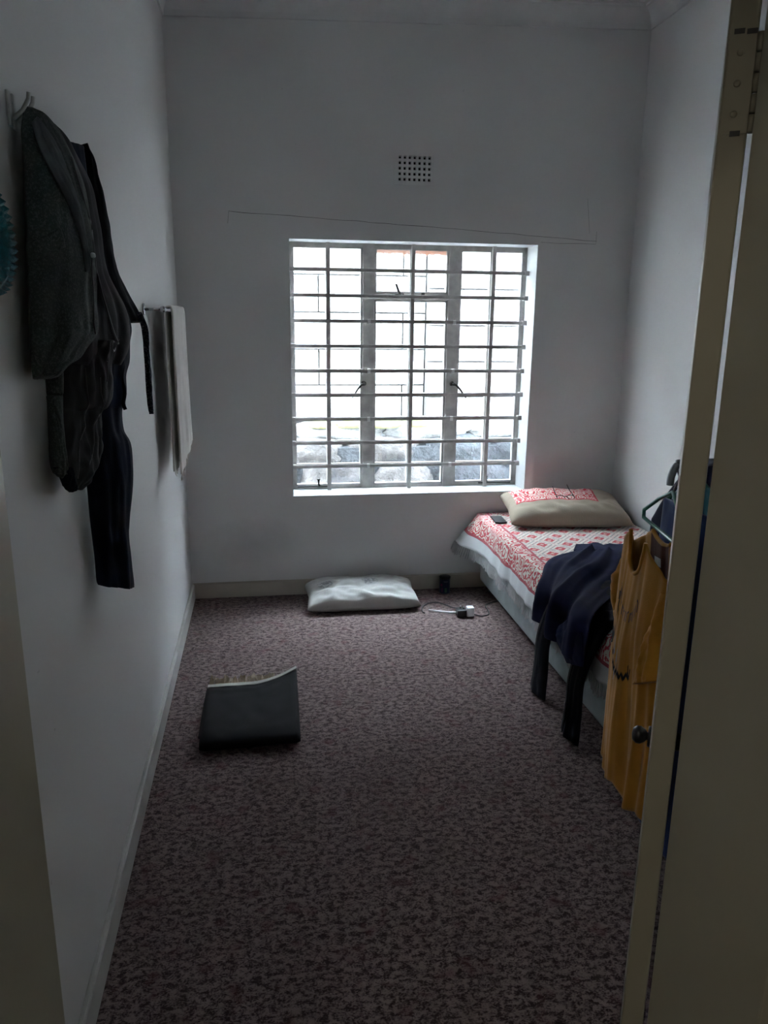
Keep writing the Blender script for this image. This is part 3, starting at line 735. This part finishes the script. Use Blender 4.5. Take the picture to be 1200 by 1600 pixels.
for r in range(4):
    tin_patch('printed_mark', -12, 12, .010+r*.008, .0155+r*.008, 'tin_green'); tin_patch('printed_mark', -52, -34, .012+r*.008, .016+r*.008, 'tin_pink')
tin_patch('printed_mark', -60, -40, .050, .066, 'tin_pink'); tin_patch('printed_mark', -25, 20, .080, .084, 'print_white')

ad = empty('plug_adapter', (1.14, 4.19, 0)); tag(ad, 'black plug adapter with a white charger and black cable on the carpet', 'adapter')
bm = bmesh.new(); add_box(bm, 1.103, 1.160, 4.155, 4.215, .001, .047, .006); bobj('adapter_body', bm, 'black_plastic', ad)
bm = bmesh.new(); add_box(bm, 1.162, 1.205, 4.150, 4.195, .004, .062, .007); bobj('charger_cube', bm, 'white_plastic', ad)
for z in (.050, .050):
    pass
tube('plug_pin', [(1.128, 4.19, .046), (1.128, 4.19, .068)], .004, 'chrome', ad, 8); tube('plug_pin', [(1.145, 4.175, .046), (1.145, 4.175, .064)], .004, 'chrome', ad, 8)
tube('usb_lead', [(.955, 4.282, .009), (1.0, 4.258, .010), (1.06, 4.222, .012), (1.103, 4.192, .020)], [.005, .005, .006, .007], 'white_plastic', ad, 10)
P = [Vector(p) for p in ((1.125, 4.225, .035), (1.105, 4.30, .012), (1.05, 4.40, .006), (.985, 4.405, .006), (.93, 4.345, .006), (.914, 4.265, .006), (.925, 4.245, .006))]
tube('cable', [cr(P, i/40) for i in range(41)], .0042, 'black_plastic', ad, 8)
P = [Vector(p) for p in ((1.205, 4.18, .010), (1.25, 4.155, .006), (1.30, 4.175, .006), (1.315, 4.235, .006), (1.33, 4.33, .006), (1.45, 4.40, .006))]
tube('cable', [cr(P, i/40) for i in range(41)], .0036, 'black_plastic', ad, 8)

# ---- folded mat
mt = empty('folded_mat', (-.085, 3.18, 0)); tag(mt, 'dark folded prayer mat with pale binding and tan fringe on the carpet', 'mat')
def edge_x(side, y, top): 
    if side == 0: return -.300+.025*(y-2.85)/.67*1.0
    return .128 if not top else .125
path = [(3.41, .010), (3.25, .010), (3.05, .011), (2.92, .012), (2.862, .030), (2.880, .056), (2.96, .066), (3.08, .064), (3.22, .060), (3.30, .058), (3.345, .056)]
A = []; B = []
for i, (y, z) in enumerate(path):
    top = i >= 6; f = (y-2.85)/.65
    A.append((-.297+.006*f, y-.012, z)); B.append((.112+.010*f, y, z))
mb = band('mat_layers', A, B, .0075, 'matbody', mt, (0, 0, 1), .003, 1.5, .5, 24, 90, 3, grow=False, back=1.0, prof=.15)
def mat_bend(p):
    sx_ = max(0, ((p.x+.30)/.42-.50)/.50); f = max(0, (p.y-3.0)/.345)
    if p.z > .044: p.y += .075*sx_**1.6*f; p.z += .030*sx_**2*f
    return p
for v in mb.data.vertices: v.co = mat_bend(v.co + Vector((0, 0, 0)))
# normals flip over the fold, so the middle layer is its own piece
band('mat_layers', [(-.302, 3.39, .028), (-.306, 3.2, .032), (-.308, 2.93, .034)], [(.11, 3.39, .028), (.108, 3.2, .032), (.105, 2.93, .034)], .0075, 'matbody', mt, (0, 0, 1), .003, 1.5, .5, 20, 20, 7, grow=False, back=1.0, prof=.15)
a0, b0 = Vector(A[-1]), Vector(B[-1]); 
ea = [mat_bend(a0.lerp(b0, i/20)+Vector((0, .002, .004))) for i in range(21)]
vs = []; fs = []
for p in ea:
    for dy, dz in ((-.012, .0055), (.016, .004), (.016, -.006), (-.012, -.006)): vs.append(p+Vector((0, dy, dz)))
for i in range(20):
    for e in range(4): fs.append((4*i+e, 4*i+(e+1) % 4, 4*i+4+(e+1) % 4, 4*i+4+e))
fs += [(0, 1, 2, 3), (83, 82, 81, 80)]
obj('binding', vs, fs, 'matedge', mt, False)
vs = []; fs = []
for i in range(95):
    x = -.292+.31*i/95; tassel((x, 3.398, .030), Vector((random.uniform(-.25, .25), .9, random.uniform(.15, .75))).normalized(), random.uniform(.035, .06), .0016)
tag(obj('fringe', vs, fs, 'matfringe', mt, False), 'tan fringe', kind='stuff')

# ================================================================== LEFT WALL: HOOKS AND HANGING CLOTHES
def W_(u, v, off): return onx(u, v, XL+off)
hr = empty('coat_hooks', (XL, 1.95, 2.13)); tag(hr, 'white wall hooks behind the hanging clothes', 'hooks')
box('hook_board', XL, XL+.010, 1.86, 2.40, 2.075, 2.112, 'hookwhite', hr, .003)
for y in (1.735, 1.765, 1.95, 2.12, 2.30):
    up = .030 if y < 1.8 else 0
    if up: box('hook_plate', XL, XL+.006, y-.008, y+.008, 2.085, 2.150, 'hookwhite', hr, .002)
    tube('hook', [(XL+.010, y, 2.10), (XL+.028, y, 2.098+up*.6), (XL+.040, y, 2.106+up), (XL+.042, y, 2.118+up)], .0042, 'hookwhite', hr, 8)

from mathutils.bvhtree import BVHTree
def trace(rows, near, far):
    """rows (v, uL, uR, ...): near edge lies on the wall plane + near (or at a given depth when uL is None), far edge at depth far"""
    A = []; B = []
    for i, (v, uL, uR) in enumerate(rows):
        yf = far[i] if isinstance(far, list) else far; b = ony(uR, v, yf); b.x = max(b.x, XL+.015); B.append(b)
        if isinstance(near, tuple): yn = near[0]; A.append(Vector((XL+near[1], yn, ony(uR, v, yn).z)))
        else: A.append(W_(uL, v, near))
    return A, B
def caster(*objs):
    trees = [BVHTree.FromPolygons([v.co.copy() for v in o.data.vertices], [tuple(p.vertices) for p in o.data.polygons]) for o in objs]
    def hit(u, v, lift=.004):
        d = ray(u, v).normalized(); best = None
        for t in trees:
            h = t.ray_cast(Vector((0, 0, CH)), d)
            if h[0] is not None and (best is None or h[3] < best[3]): best = h
        return None if best is None else best[0]-d*lift
    return hit
def on(hit, pts, lift=.004):
    """points of a traced line laid on the cloth it runs over"""
    P = []
    for (u0, v0), (u1, v1) in zip(pts, pts[1:]):
        for k in range(6):
            h = hit(u0+(u1-u0)*k/6, v0+(v1-v0)*k/6, lift)
            if h is not None and (not P or (h-P[-1]).length < .12): P.append(h)
    return P
# black knitted scarf (farthest)
sc = empty('black_scarf', (XL+.05, 2.28, 2.1)); tag(sc, 'black knitted scarf hanging farthest along the row of wall hooks', 'scarf')
A, B = trace([(229, 0, 113), (250, 0, 131), (300, 0, 152), (350, 0, 163), (400, 0, 173), (440, 0, 188), (475, 0, 208), (504, 0, 223)], (2.19, .03), [2.24, 2.26, 2.29, 2.31, 2.33, 2.35, 2.37, 2.38])
band('scarf_body', A, B, .030, 'blackknit', sc, (1, 0, 0), .012, 2, .8, 26, 70, 21)
rows_ = [(488, 213, 220), (515, 222, 230), (560, 226, 233), (610, 229, 237), (635, 232, 238), (647, 235, 237)]
A = [ony(uL, v, 2.345) for v, uL, uR in rows_]; B = [ony(uR, v, 2.375) for v, uL, uR in rows_]
tst = band('strap', A, B, .006, 'speckle', sc, (1, 0, 0), .003, 1.5, .8, 12, 40, 23)
tag(tst, 'narrow navy strap with white specks')
# black trousers
tr = empty('black_trousers', (XL+.05, 2.12, 2.1)); tag(tr, 'long black trousers hanging lowest of the clothes on the left wall', 'trousers')
R_ = [(232, 112), (330, 140), (420, 160), (500, 199), (535, 199), (562, 199), (585, 193), (615, 193), (640, 186), (672, 190), (695, 203), (730, 206), (770, 204), (805, 199), (830, 195), (870, 199), (905, 203), (914, 203)]
L_ = {770: 138, 805: 141, 830: 144, 870: 149, 905: 152, 914: 154}; y770 = W_(138, 770, .02).y
A = []; B = []
for v, uR in R_:
    yf = 2.22 if v < 300 else 2.24; b = ony(uR, v, yf); b.x = max(b.x, XL+.03); B.append(b)
    A.append(W_(L_[v], v, .02) if v in L_ else Vector((XL+.02, 2.0+(y770-2.0)*max(0, min(1, (v-480)/290)), ony(uR, v, 2.1).z)))
to = band('trouser_leg', A, B, [.03]*3+[.036]*15, 'blacknavy', tr, (1, 0, 0), .016, 1.8, 1.0, 30, 110, 31)
ct = [ony(u, v, 2.16) for u, v in ((188, 545), (192, 570), (190, 590), (195, 612), (193, 630), (196, 640))]
tube('drawstring', [cr(ct, i/30) for i in range(31)], .005, 'blackknit', tr, 8)
# dark grey jacket
gj = empty('dark_grey_jacket', (XL+.06, 1.95, 2.1)); tag(gj, 'dark grey zip jacket bunched between the charcoal coat and the black trousers', 'jacket')
A, B = trace([(185, 0, 62), (205, 0, 84), (235, 0, 106), (290, 0, 134), (350, 0, 149), (400, 0, 156), (440, 0, 167), (480, 0, 188), (515, 0, 196), (545, 0, 192), (562, 0, 180)], (1.84, .025), [1.86, 1.94, 2.00, 2.06, 2.09, 2.10, 2.11, 2.12, 2.12, 2.12, 2.11])
jb = band('jacket_body', A, B, [.02, .03, .035]+[.04]*8, 'darkgrey', gj, (1, 0, 0), .020, 2.6, .8, 34, 90, 41)
A, B = trace([(530, 96, 184), (560, 98, 172), (595, 96, 171), (630, 94, 167), (645, 93, 152), (680, 92, 150), (710, 92, 148), (735, 93, 141), (752, 99, 129), (765, 106, 121)], .03, [2.05, 2.02, 2.02, 2.02, 1.98, 1.98, 1.97, 1.95, 1.90, 1.86])
js = band('sleeve', A, B, [.035]*7+[.03, .025, .015], 'darkgrey', gj, (1, 0, 0), .022, 2.6, 1.5, 34, 90, 45, wrink=.008)
# charcoal coat (nearest)
cc = empty('charcoal_coat', (XL+.06, 1.75, 2.1)); tag(cc, 'flecked charcoal wool coat hanging nearest on the left wall hooks', 'coat')
A, B = trace([(168, 40, 52), (200, 37, 78), (232, 38, 98), (290, 41, 122), (340, 43, 132), (400, 45, 139), (450, 47, 141), (500, 49, 143), (522, 50, 141), (548, 50, 124), (568, 51, 104), (590, 52, 88)], .03, [1.76, 1.83, 1.87, 1.90, 1.91, 1.92, 1.92, 1.92, 1.91, 1.84, 1.78, 1.70])
cb = band('coat_body', A, B, [.02, .03, .035]+[.042]*6+[.034, .026, .018], 'charcoal', cc, (1, 0, 0), .014, 2.0, .7, 36, 100, 51, prof=.4)
A, B = trace([(555, 67, 97), (600, 72, 98), (650, 74, 99), (700, 77, 102), (728, 79, 106), (738, 82, 108)], .02, [1.74, 1.74, 1.74, 1.74, 1.74, 1.74])
cs = band('sleeve', A, B, [.028, .030, .030, .028, .024, .018], 'charcoal', cc, (1, 0, 0), .008, 1.6, .8, 22, 50, 57)
A, B = trace([(730, 84, 108), (745, 92, 117), (758, 98, 121), (766, 107, 121)], .03, 1.76)
band('lining', A, B, [.018, .018, .014, .008], 'blacknavy', cc, (1, 0, 0), .006, 1.6, .8, 18, 20, 59)
for (u, v) in ((43, 324), (45, 344)): lathe('toggle', [(0, -.008), (.004, -.006), (.005, 0), (.004, .006), (0, .008)], W_(u, v, .028), (0, 0, 1), 'matfringe', cc, 10)
# trimmings laid on the cloth
hj = caster(jb, js, cb, cs); hc = caster(cb)
def trim(name, pts, r, mm, parent):
    P = on(hj, pts, .003)
    if len(P) > 4: tube(name, [cr(P, i/60) for i in range(61)], r, mm, parent, 6)
trim('zip', ((112, 245), (128, 300), (142, 350), (150, 420), (160, 460), (178, 520), (186, 540)), .0024, 'seam', gj)
trim('piped_edge', ((143, 405), (144, 430), (146, 455), (147, 480), (147, 505), (150, 525)), .0022, 'seam', gj)
for pts in (((133, 575), (136, 610), (139, 632), (131, 648), (133, 668), (124, 690), (123, 735), (121, 750)), ((157, 590), (158, 615), (162, 630), (160, 640), (146, 664), (147, 692), (143, 715), (138, 730)), ((168, 565), (168, 590), (165, 612))):
    trim('seam', pts, .0016, 'seam', gj)
ri = hj(177, 541, .006)
if ri is not None: tube('drawcord_ring', [ri+Vector((0, .018*math.cos(a), .012*math.sin(a))) for a in [i*math.pi/8 for i in range(16)]], .0026, 'seam', gj, 6, True)
bt_ = hj(145, 399, .008)
if bt_ is not None: lathe('snap_button', [(0, -.006), (.0045, -.005), (.0065, 0), (.0045, .005), (0, .006)], bt_, (.5, -.8, .3), 'white_plastic', gj, 14)
lp = [((50, 192), (58, 182)), ((60, 225), (80, 210)), ((77, 262), (98, 245)), ((98, 300), (114, 290)), ((116, 340), (127, 332)), ((129, 385), (135, 382)), ((135, 425), (137, 424))]
LA = []; LB = []
for a, b in lp:
    p, q = hc(*a, .010), hc(*b, .010)
    if p is not None and q is not None: LA.append(p); LB.append(q)
if len(LA) > 3: band('lapel', LA, LB, .006, 'greyfold', cc, (1, 0, 0), .003, 1.6, .8, 18, 50, 53)
LA = []; LB = []
for a, b in (((52, 374), (96, 357)), ((51, 388), (100, 372)), ((51, 408), (103, 386))):
    p, q = hc(*a, .008), hc(*b, .008)
    if p is not None and q is not None: LA.append(p); LB.append(q)
if len(LA) == 3: band('pocket_flap', LA, LB, .006, 'charcoal', cc, (1, 0, 0), .002, 1.6, .8, 18, 16, 55)

# ---- towel on a chrome rail
trl = empty('towel_rail', (XL, 3.8, 1.755)); tag(trl, 'chrome towel rail fixed to the left wall near the far corner', 'towel rail')
RX, RZ = XL+.078, 1.752
for y in (3.36, 4.16):
    lathe('bracket_plate', [(0, 0), (.024, 0), (.024, .005), (0, .007)], (XL, y, RZ), (1, 0, 0), 'chrome', trl, 18); tube('bracket_arm', [(XL, y, RZ), (RX, y, RZ)], .006, 'chrome', trl, 10)
    lathe('rail_end', [(0, -.014), (.011, -.012), (.014, 0), (.011, .012), (0, .014)], (RX, y, RZ), (0, 1, 0), 'chrome', trl, 14)
tube('rail', [(RX, 3.36, RZ), (RX, 4.16, RZ)], .0075, 'chrome', trl, 12)
tw = empty('bath_towel', (RX, 3.8, 1.05)); tag(tw, 'off-white fringed towel folded over the chrome rail on the left wall', 'towel')
def towel_pts(y, bot, far):
    P = [(RX-.012, bot+.02), (RX-.010, 1.30), (RX-.009, 1.60), (RX-.0105, 1.74), (RX, 1.763), (RX+.0105, 1.74), (RX+.009, 1.58), (RX+.010, 1.30), (RX+.013, bot)]
    return [Vector((x, y, z)) for x, z in P]
A = towel_pts(3.56, 1.015, 0); B = towel_pts(4.10, 1.10, 1)
for i in (6, 7, 8): B[i].y += .02*(i-5); A[i].y += .012*(i-5)
hints = None
def towel_mesh():
    vs = []; fs = []; n = 40; rows = 120; th = .008
    for side in (0, 1):
        for r in range(rows+1):
            t = r/rows; a = cr(A, t); b = cr(B, t); tg = cr(A, min(1, t+.01))-cr(A, max(0, t-.01)); tg.normalize(); nm = Vector((tg.z, 0, -tg.x))*-1
            dn = max(0, abs(t-.5)-.06)*2
            for k_ in range(n+1):
                s = k_/n; q = a.lerp(b, s); w = (.010*noise.noise(Vector((s*5.2, 1.1 if t > .5 else 8.2, t*1.4)))+.006*noise.noise(Vector((s*13, t*3, 4))))*dn
                q = q + nm*(w+(th if side else 0)); q.z += (.02*noise.noise(Vector((s*4, 3, 0))) if t > .9 else 0)*(t-.9)*10
                vs.append(q)
    m_ = (rows+1)*(n+1)
    for r in range(rows):
        for k_ in range(n):
            q = r*(n+1)+k_; f = (q, q+1, q+n+2, q+n+1); fs.append(f); fs.append(tuple(m_+x for x in f[::-1]))
        for k_ in (0, n):
            q = r*(n+1)+k_; fs.append((q, q+n+1, m_+q+n+1, m_+q))
    for k_ in range(n):
        for r in (0, rows): q = r*(n+1)+k_; fs.append((q, q+1, m_+q+1, m_+q))
    return obj('towel_cloth', vs, fs, 'towel', tw)
tco = towel_mesh(); 
vs = []; fs = []
for (P0, P1) in ((A[-1], B[-1]), (A[0], B[0])):
    for i in range(60):
        q = P0.lerp(P1, i/59)+Vector((.002, 0, .006)); tassel(q, Vector((random.uniform(-.15, .15), random.uniform(-.1, .1), -1)).normalized(), random.uniform(.02, .04), .0018)
tag(obj('fringe', vs, fs, 'towel', tw, False), 'short white fringe', kind='stuff')

# ---- teal framed mirror, mostly outside the frame
mr = empty('oval_mirror', (XL, 1.47, 1.85)); tag(mr, 'teal ruffled frame of an oval mirror at the left edge of the wall', 'mirror')
MY, MZ, RY, RZ2 = 1.455, 1.855, .125, .085
vs = []; fs = []; n = 160; prof = [(0, .0), (.0, .018), (.25, .028), (.6, .022), (.85, .030), (1.0, .016), (1.0, 0)]
for i in range(n):
    a = 2*math.pi*i/n; ruff = 1+.06*abs(math.sin(a*16))
    for (q, h) in prof:
        k_ = (.72+.28*q*ruff) if q > .5 else .72+.28*q
        vs.append((XL+h+.004*math.sin(a*40)*q, MY+RY*1.15*k_*math.cos(a), MZ+RZ2*1.15*k_*math.sin(a)))
k = len(prof)
for i in range(n):
    for j in range(k-1): fs.append((i*k+j, i*k+j+1, ((i+1) % n)*k+j+1, ((i+1) % n)*k+j))
obj('ruffled_frame', vs, fs, 'teal', mr)
obj('mirror_glass', [(XL+.008, MY+RY*.84*math.cos(2*math.pi*i/60), MZ+RZ2*.84*math.sin(2*math.pi*i/60)) for i in range(60)], [tuple(range(60))], 'mirror', mr, False)

# ================================================================== RIGHT: CLOTHES RAIL BEHIND THE DOOR
RY_, RZ_ = 2.02, 1.335
ra = empty('clothes_rail', (1.7, RY_, 0)); tag(ra, 'grey metal clothes rail standing behind the open door', 'clothes rail')
P = [Vector(p) for p in ((2.15, RY_, RZ_), (1.6, RY_, RZ_), (1.215, RY_, RZ_), (1.172, RY_, RZ_-.006), (1.156, RY_, RZ_-.035), (1.154, RY_, RZ_-.065))]
tube('rail', [cr(P, i/40) for i in range(41)], .011, 'greymetal', ra, 12)
for x in (1.45, 2.10):
    tube('post', [(x, RY_, .03), (x, RY_, RZ_)], .011, 'greymetal', ra, 12); tube('base_foot', [(x, RY_-.22, .016), (x, RY_+.22, .016)], .012, 'greymetal', ra, 12)
tube('stretcher', [(1.45, RY_, .10), (2.10, RY_, .10)], .009, 'greymetal', ra, 10)

def hanger(name, x, y, zt_, half, dirv, material, label, lean=0.0, group=None):
    """triangle hanger; dirv = unit vector along its width"""
    e = empty(name, (x, y, zt_)); tag(e, label, 'hanger', group); dv = Vector(dirv).normalized(); o = Vector((x, y, zt_))
    tri = [o+Vector((0, 0, -.06)), o+dv*half*.5+Vector((0, 0, -.10)), o+dv*half+Vector((0, 0, -.155)), o+dv*half*.9+Vector((0, 0, -.175)), o-dv*half*.9+Vector((0, 0, -.175)), o-dv*half+Vector((0, 0, -.155)), o-dv*half*.5+Vector((0, 0, -.10))]
    tri = [p+Vector((-lean*(zt_-p.z)/.175, 0, 0)) for p in tri]
    tube('shoulder_frame', tri, .006, material, e, 8, True)
    hk = [o+Vector((-lean*.34, 0, -.06)), o+Vector((0, 0, -.02))] + [o+Vector((0, .022*math.sin(a)*0, 0))+dv*(.022*math.sin(a))+Vector((0, 0, .008-.022*math.cos(a)+.0)) for a in [math.pi*.15*i for i in range(0, 8)]]
    tube('hook', hk, .003, 'greymetal', e, 8); return e

# yellow T-shirt
SO = Vector((1.112, 2.00, 1.125)); sdv = Vector((.175, .985, 0)).normalized(); sn = Vector((-sdv.y, sdv.x, 0))   # sdv points away from the camera, sn to the left
hanger('clothes_hanger', 1.176, 2.01, 1.312, .17, sdv, 'green', 'green plastic hanger holding the yellow T-shirt', .045)
ys = empty('yellow_shirt', (SO.x, SO.y, .35)); tag(ys, 'mustard yellow printed T-shirt on a hanger beside the open door', 'shirt')
HW = .212
def tee_surf(s, r, front):
    """s -1..1 (1 = far side), r 0 top..1 hem"""
    sa = abs(s); sh = -.075*max(0, (sa-.34))/.66
    if sa < .36: nk = (1-(sa/.36)**2)**.6 if sa < .36 else 0; sh = -.115*nk if front else -.022*nk
    hem = -.80-.012*math.sin(s*9)+.012*s
    z = sh + (hem-sh)*r
    wid = HW*(1-.10*math.exp(-((r-.35)/.2)**2)+.02*r)
    thick = .062*(max(0, 1-s*s))**.5*((.75 if front else .30)+.25*min(1, r*3)) + .004
    fold = (.030*noise.noise(Vector((s*3.1+1.3, r*.9, 2 if front else 7)))+.014*noise.noise(Vector((s*8.2, r*1.6, 5))))*(.25+.75*r)
    return SO + sdv*(s*wid) + sn*((thick if front else -thick)+fold) + Vector((0, 0, z))
def tee_grid(front, name, material):
    vs = []; fs = []; nu, nv = 60, 60
    for j in range(nv+1):
        for i in range(nu+1): vs.append(tee_surf(-1+2*i/nu, j/nv, front))
    for j in range(nv):
        for i in range(nu):
            q = j*(nu+1)+i; f = (q, q+1, q+nu+2, q+nu+1); fs.append(f if front else f[::-1])
    o = obj(name, vs, fs, material, ys); sl = o.modifiers.new('solid', 'SOLIDIFY'); sl.thickness = .0025; sl.offset = 0; return o
tee_grid(True, 'shirt_front', 'yellow'); tee_grid(False, 'shirt_back', 'yellow')
nk = [tee_surf(-.36+.72*i/24, 0, True)+sn*.002 for i in range(25)]; tube('collar', nk, .0065, 'yellow', ys, 8)
nkb = [tee_surf(-.36+.72*i/24, 0, False) for i in range(25)]; tube('collar', nkb, .0065, 'yellow', ys, 8)
# inner back yoke seen through the neck, with its label
iv = []; 
for i in range(13):
    for j in range(5): iv.append(tee_surf(-.34+.68*i/12, .005+.045*j, False)+sn*.006)
obj('neck_lining', iv, [(i*5+j, i*5+j+1, (i+1)*5+j+1, (i+1)*5+j) for i in range(12) for j in range(4)], 'yellow_in', ys)
lb = [tee_surf(s, r, False)+sn*.010 for (s, r) in ((-.12, .055), (.16, .065), (.15, .10), (-.13, .09))]
obj('neck_label', lb, [(0, 1, 2, 3)], 'label', ys, False)
# sleeves
def sleeve(sg, seed, ln, drop):
    top = SO+sdv*(sg*HW*.93)+Vector((0, 0, -.055)); low = SO+sdv*(sg*HW*.93)+Vector((0, 0, -.25))
    k_ = .075 if sg < 0 else -.025; f_ = .045 if sg < 0 else .0
    e1 = top+sdv*(sg*k_)+Vector((0, 0, -drop))+sn*(.012+f_*.6); e2 = top+sdv*(sg*-.02)+Vector((0, 0, -drop-.06))+sn*(.03+f_)
    A = [top, top.lerp(e1, .5)+sdv*(sg*.02), e1]; B = [low+sn*.02, low.lerp(e2, .5)+sn*.03, e2]
    return band('sleeve', A, B, [.030, .032, .026], 'yellow', ys, sn, .010, 2, .6, 22, 30, seed, grow=False, back=.8)
sleeve(-1, 71, .2, .27); sleeve(1, 73, .2, .25)
# print on the chest: arched small lettering, a dark badge and a brush-script line
def patch(name, s0, r0, du, dv_, w, mm, sub=4):
    """stroke from (s0,r0) along (du,dv_) of width w on the shirt front"""
    vs = []; L = math.hypot(du, dv_)
    px, py = -dv_/L*w, du/L*w
    for i in range(sub+1):
        t = i/sub; s, r = s0+du*t, r0+dv_*t
        for sg in (-1, 1): vs.append(tee_surf(s+px*sg, r+py*sg, True)+sn*.0030)
    return vs, [(2*i, 2*i+1, 2*i+3, 2*i+2) for i in range(sub)]
def strokes(name, lst, mm):
    vs = []; fs = []
    for a in lst:
        v_, f_ = patch(name, *a, mm); b = len(vs); vs += v_; fs += [tuple(b+x for x in f) for f in f_]
    return obj(name, vs, fs, mm, ys, False)
rn = random.Random(3); L1 = []
for i in range(10):
    s = .42-.085*i; r = .175+.012*((i-4.5)/4.5)**2*3
    L1 += [(s, r, 0, .045, .012), (s-.015, r+.01*rn.random(), -.03, .0, .005)]
    if i % 2: L1.append((s-.045, r+.002, 0, .040, .010))
strokes('small_lettering', L1, 'print_grey')
strokes('badge', [(.50, .262, -.16, .012, .018), (.48, .290, -.15, .008, .014), (.46, .245, -.05, .04, .02)], 'print_black')
L2 = [(.62, .40, 0.0, .075, .028), (.62, .40, -.09, .055, .022), (.53, .455, -.07, -.06, .022), (.46, .395, -.01, .075, .026)]
for i in range(8):
    s = .36-.09*i; r = .432+.006*i; L2 += [(s, r, -.05, .028, .012), (s-.05, r+.028, -.035, -.026, .010)]
    if i % 3 == 1: L2.append((s-.02, r-.035, -.01, .06, .010))
strokes('script_lettering', L2, 'print_black')
strokes('pale_print', [(.22, .34, -.04, .07, .02), (.05, .36, -.02, .06, .02), (.10, .46, -.02, .05, .02)], 'print_white')

# navy jacket, teal top and blue trousers farther along the rail
hanger('clothes_hanger', 1.262, 2.03, 1.335, .19, (0, 1, 0), 'green', 'green plastic hanger holding the teal top')
tt = empty('teal_top', (1.262, 2.03, .70)); tag(tt, 'teal top hanging on the rail between the blue trousers and the navy jacket', 'shirt')
band('top_body', [(1.262, 2.12, 1.265), (1.262, 2.205, 1.15), (1.26, 2.21, .85), (1.26, 2.21, .66)], [(1.262, 1.93, 1.265), (1.262, 1.85, 1.15), (1.262, 1.86, .85), (1.262, 1.85, .66)], [.008, .014, .016, .016], 'teal_cloth', tt, (-1, 0, 0), .006, 2, .6, 24, 40, 81)
nj = empty('navy_jacket', (1.335, 2.05, .60)); tag(nj, 'navy jacket with sloping shoulder hanging farthest along the rail behind the door', 'jacket')
band('jacket_body', [(1.335, 2.14, 1.325), (1.33, 2.27, 1.24), (1.328, 2.40, 1.09), (1.325, 2.42, 1.00), (1.33, 2.40, .62)], [(1.335, 1.95, 1.32), (1.335, 1.85, 1.25), (1.335, 1.78, 1.12), (1.335, 1.77, 1.02), (1.335, 1.78, .62)], [.012, .024, .026, .026, .024], 'navy', nj, (-1, 0, 0), .010, 2, .6, 26, 50, 83)
hanger('clothes_hanger', 1.338, 2.03, 1.345, .20, (0.0, 1, 0), 'cream_plastic', 'pale plastic hanger holding the navy jacket')
bt = empty('blue_trousers', (1.215, 2.04, .10)); tag(bt, 'blue trousers hanging behind the yellow T-shirt, hem showing below it', 'trousers')
band('trouser_body', [(1.218, 2.16, 1.20), (1.215, 2.17, .80), (1.215, 2.19, .45), (1.210, 2.195, .13)], [(1.218, 1.90, 1.20), (1.215, 1.90, .80), (1.215, 1.89, .45), (1.212, 1.88, .09)], .014, 'bluefoot', bt, (-1, 0, 0), .007, 2.4, .6, 24, 50, 85)
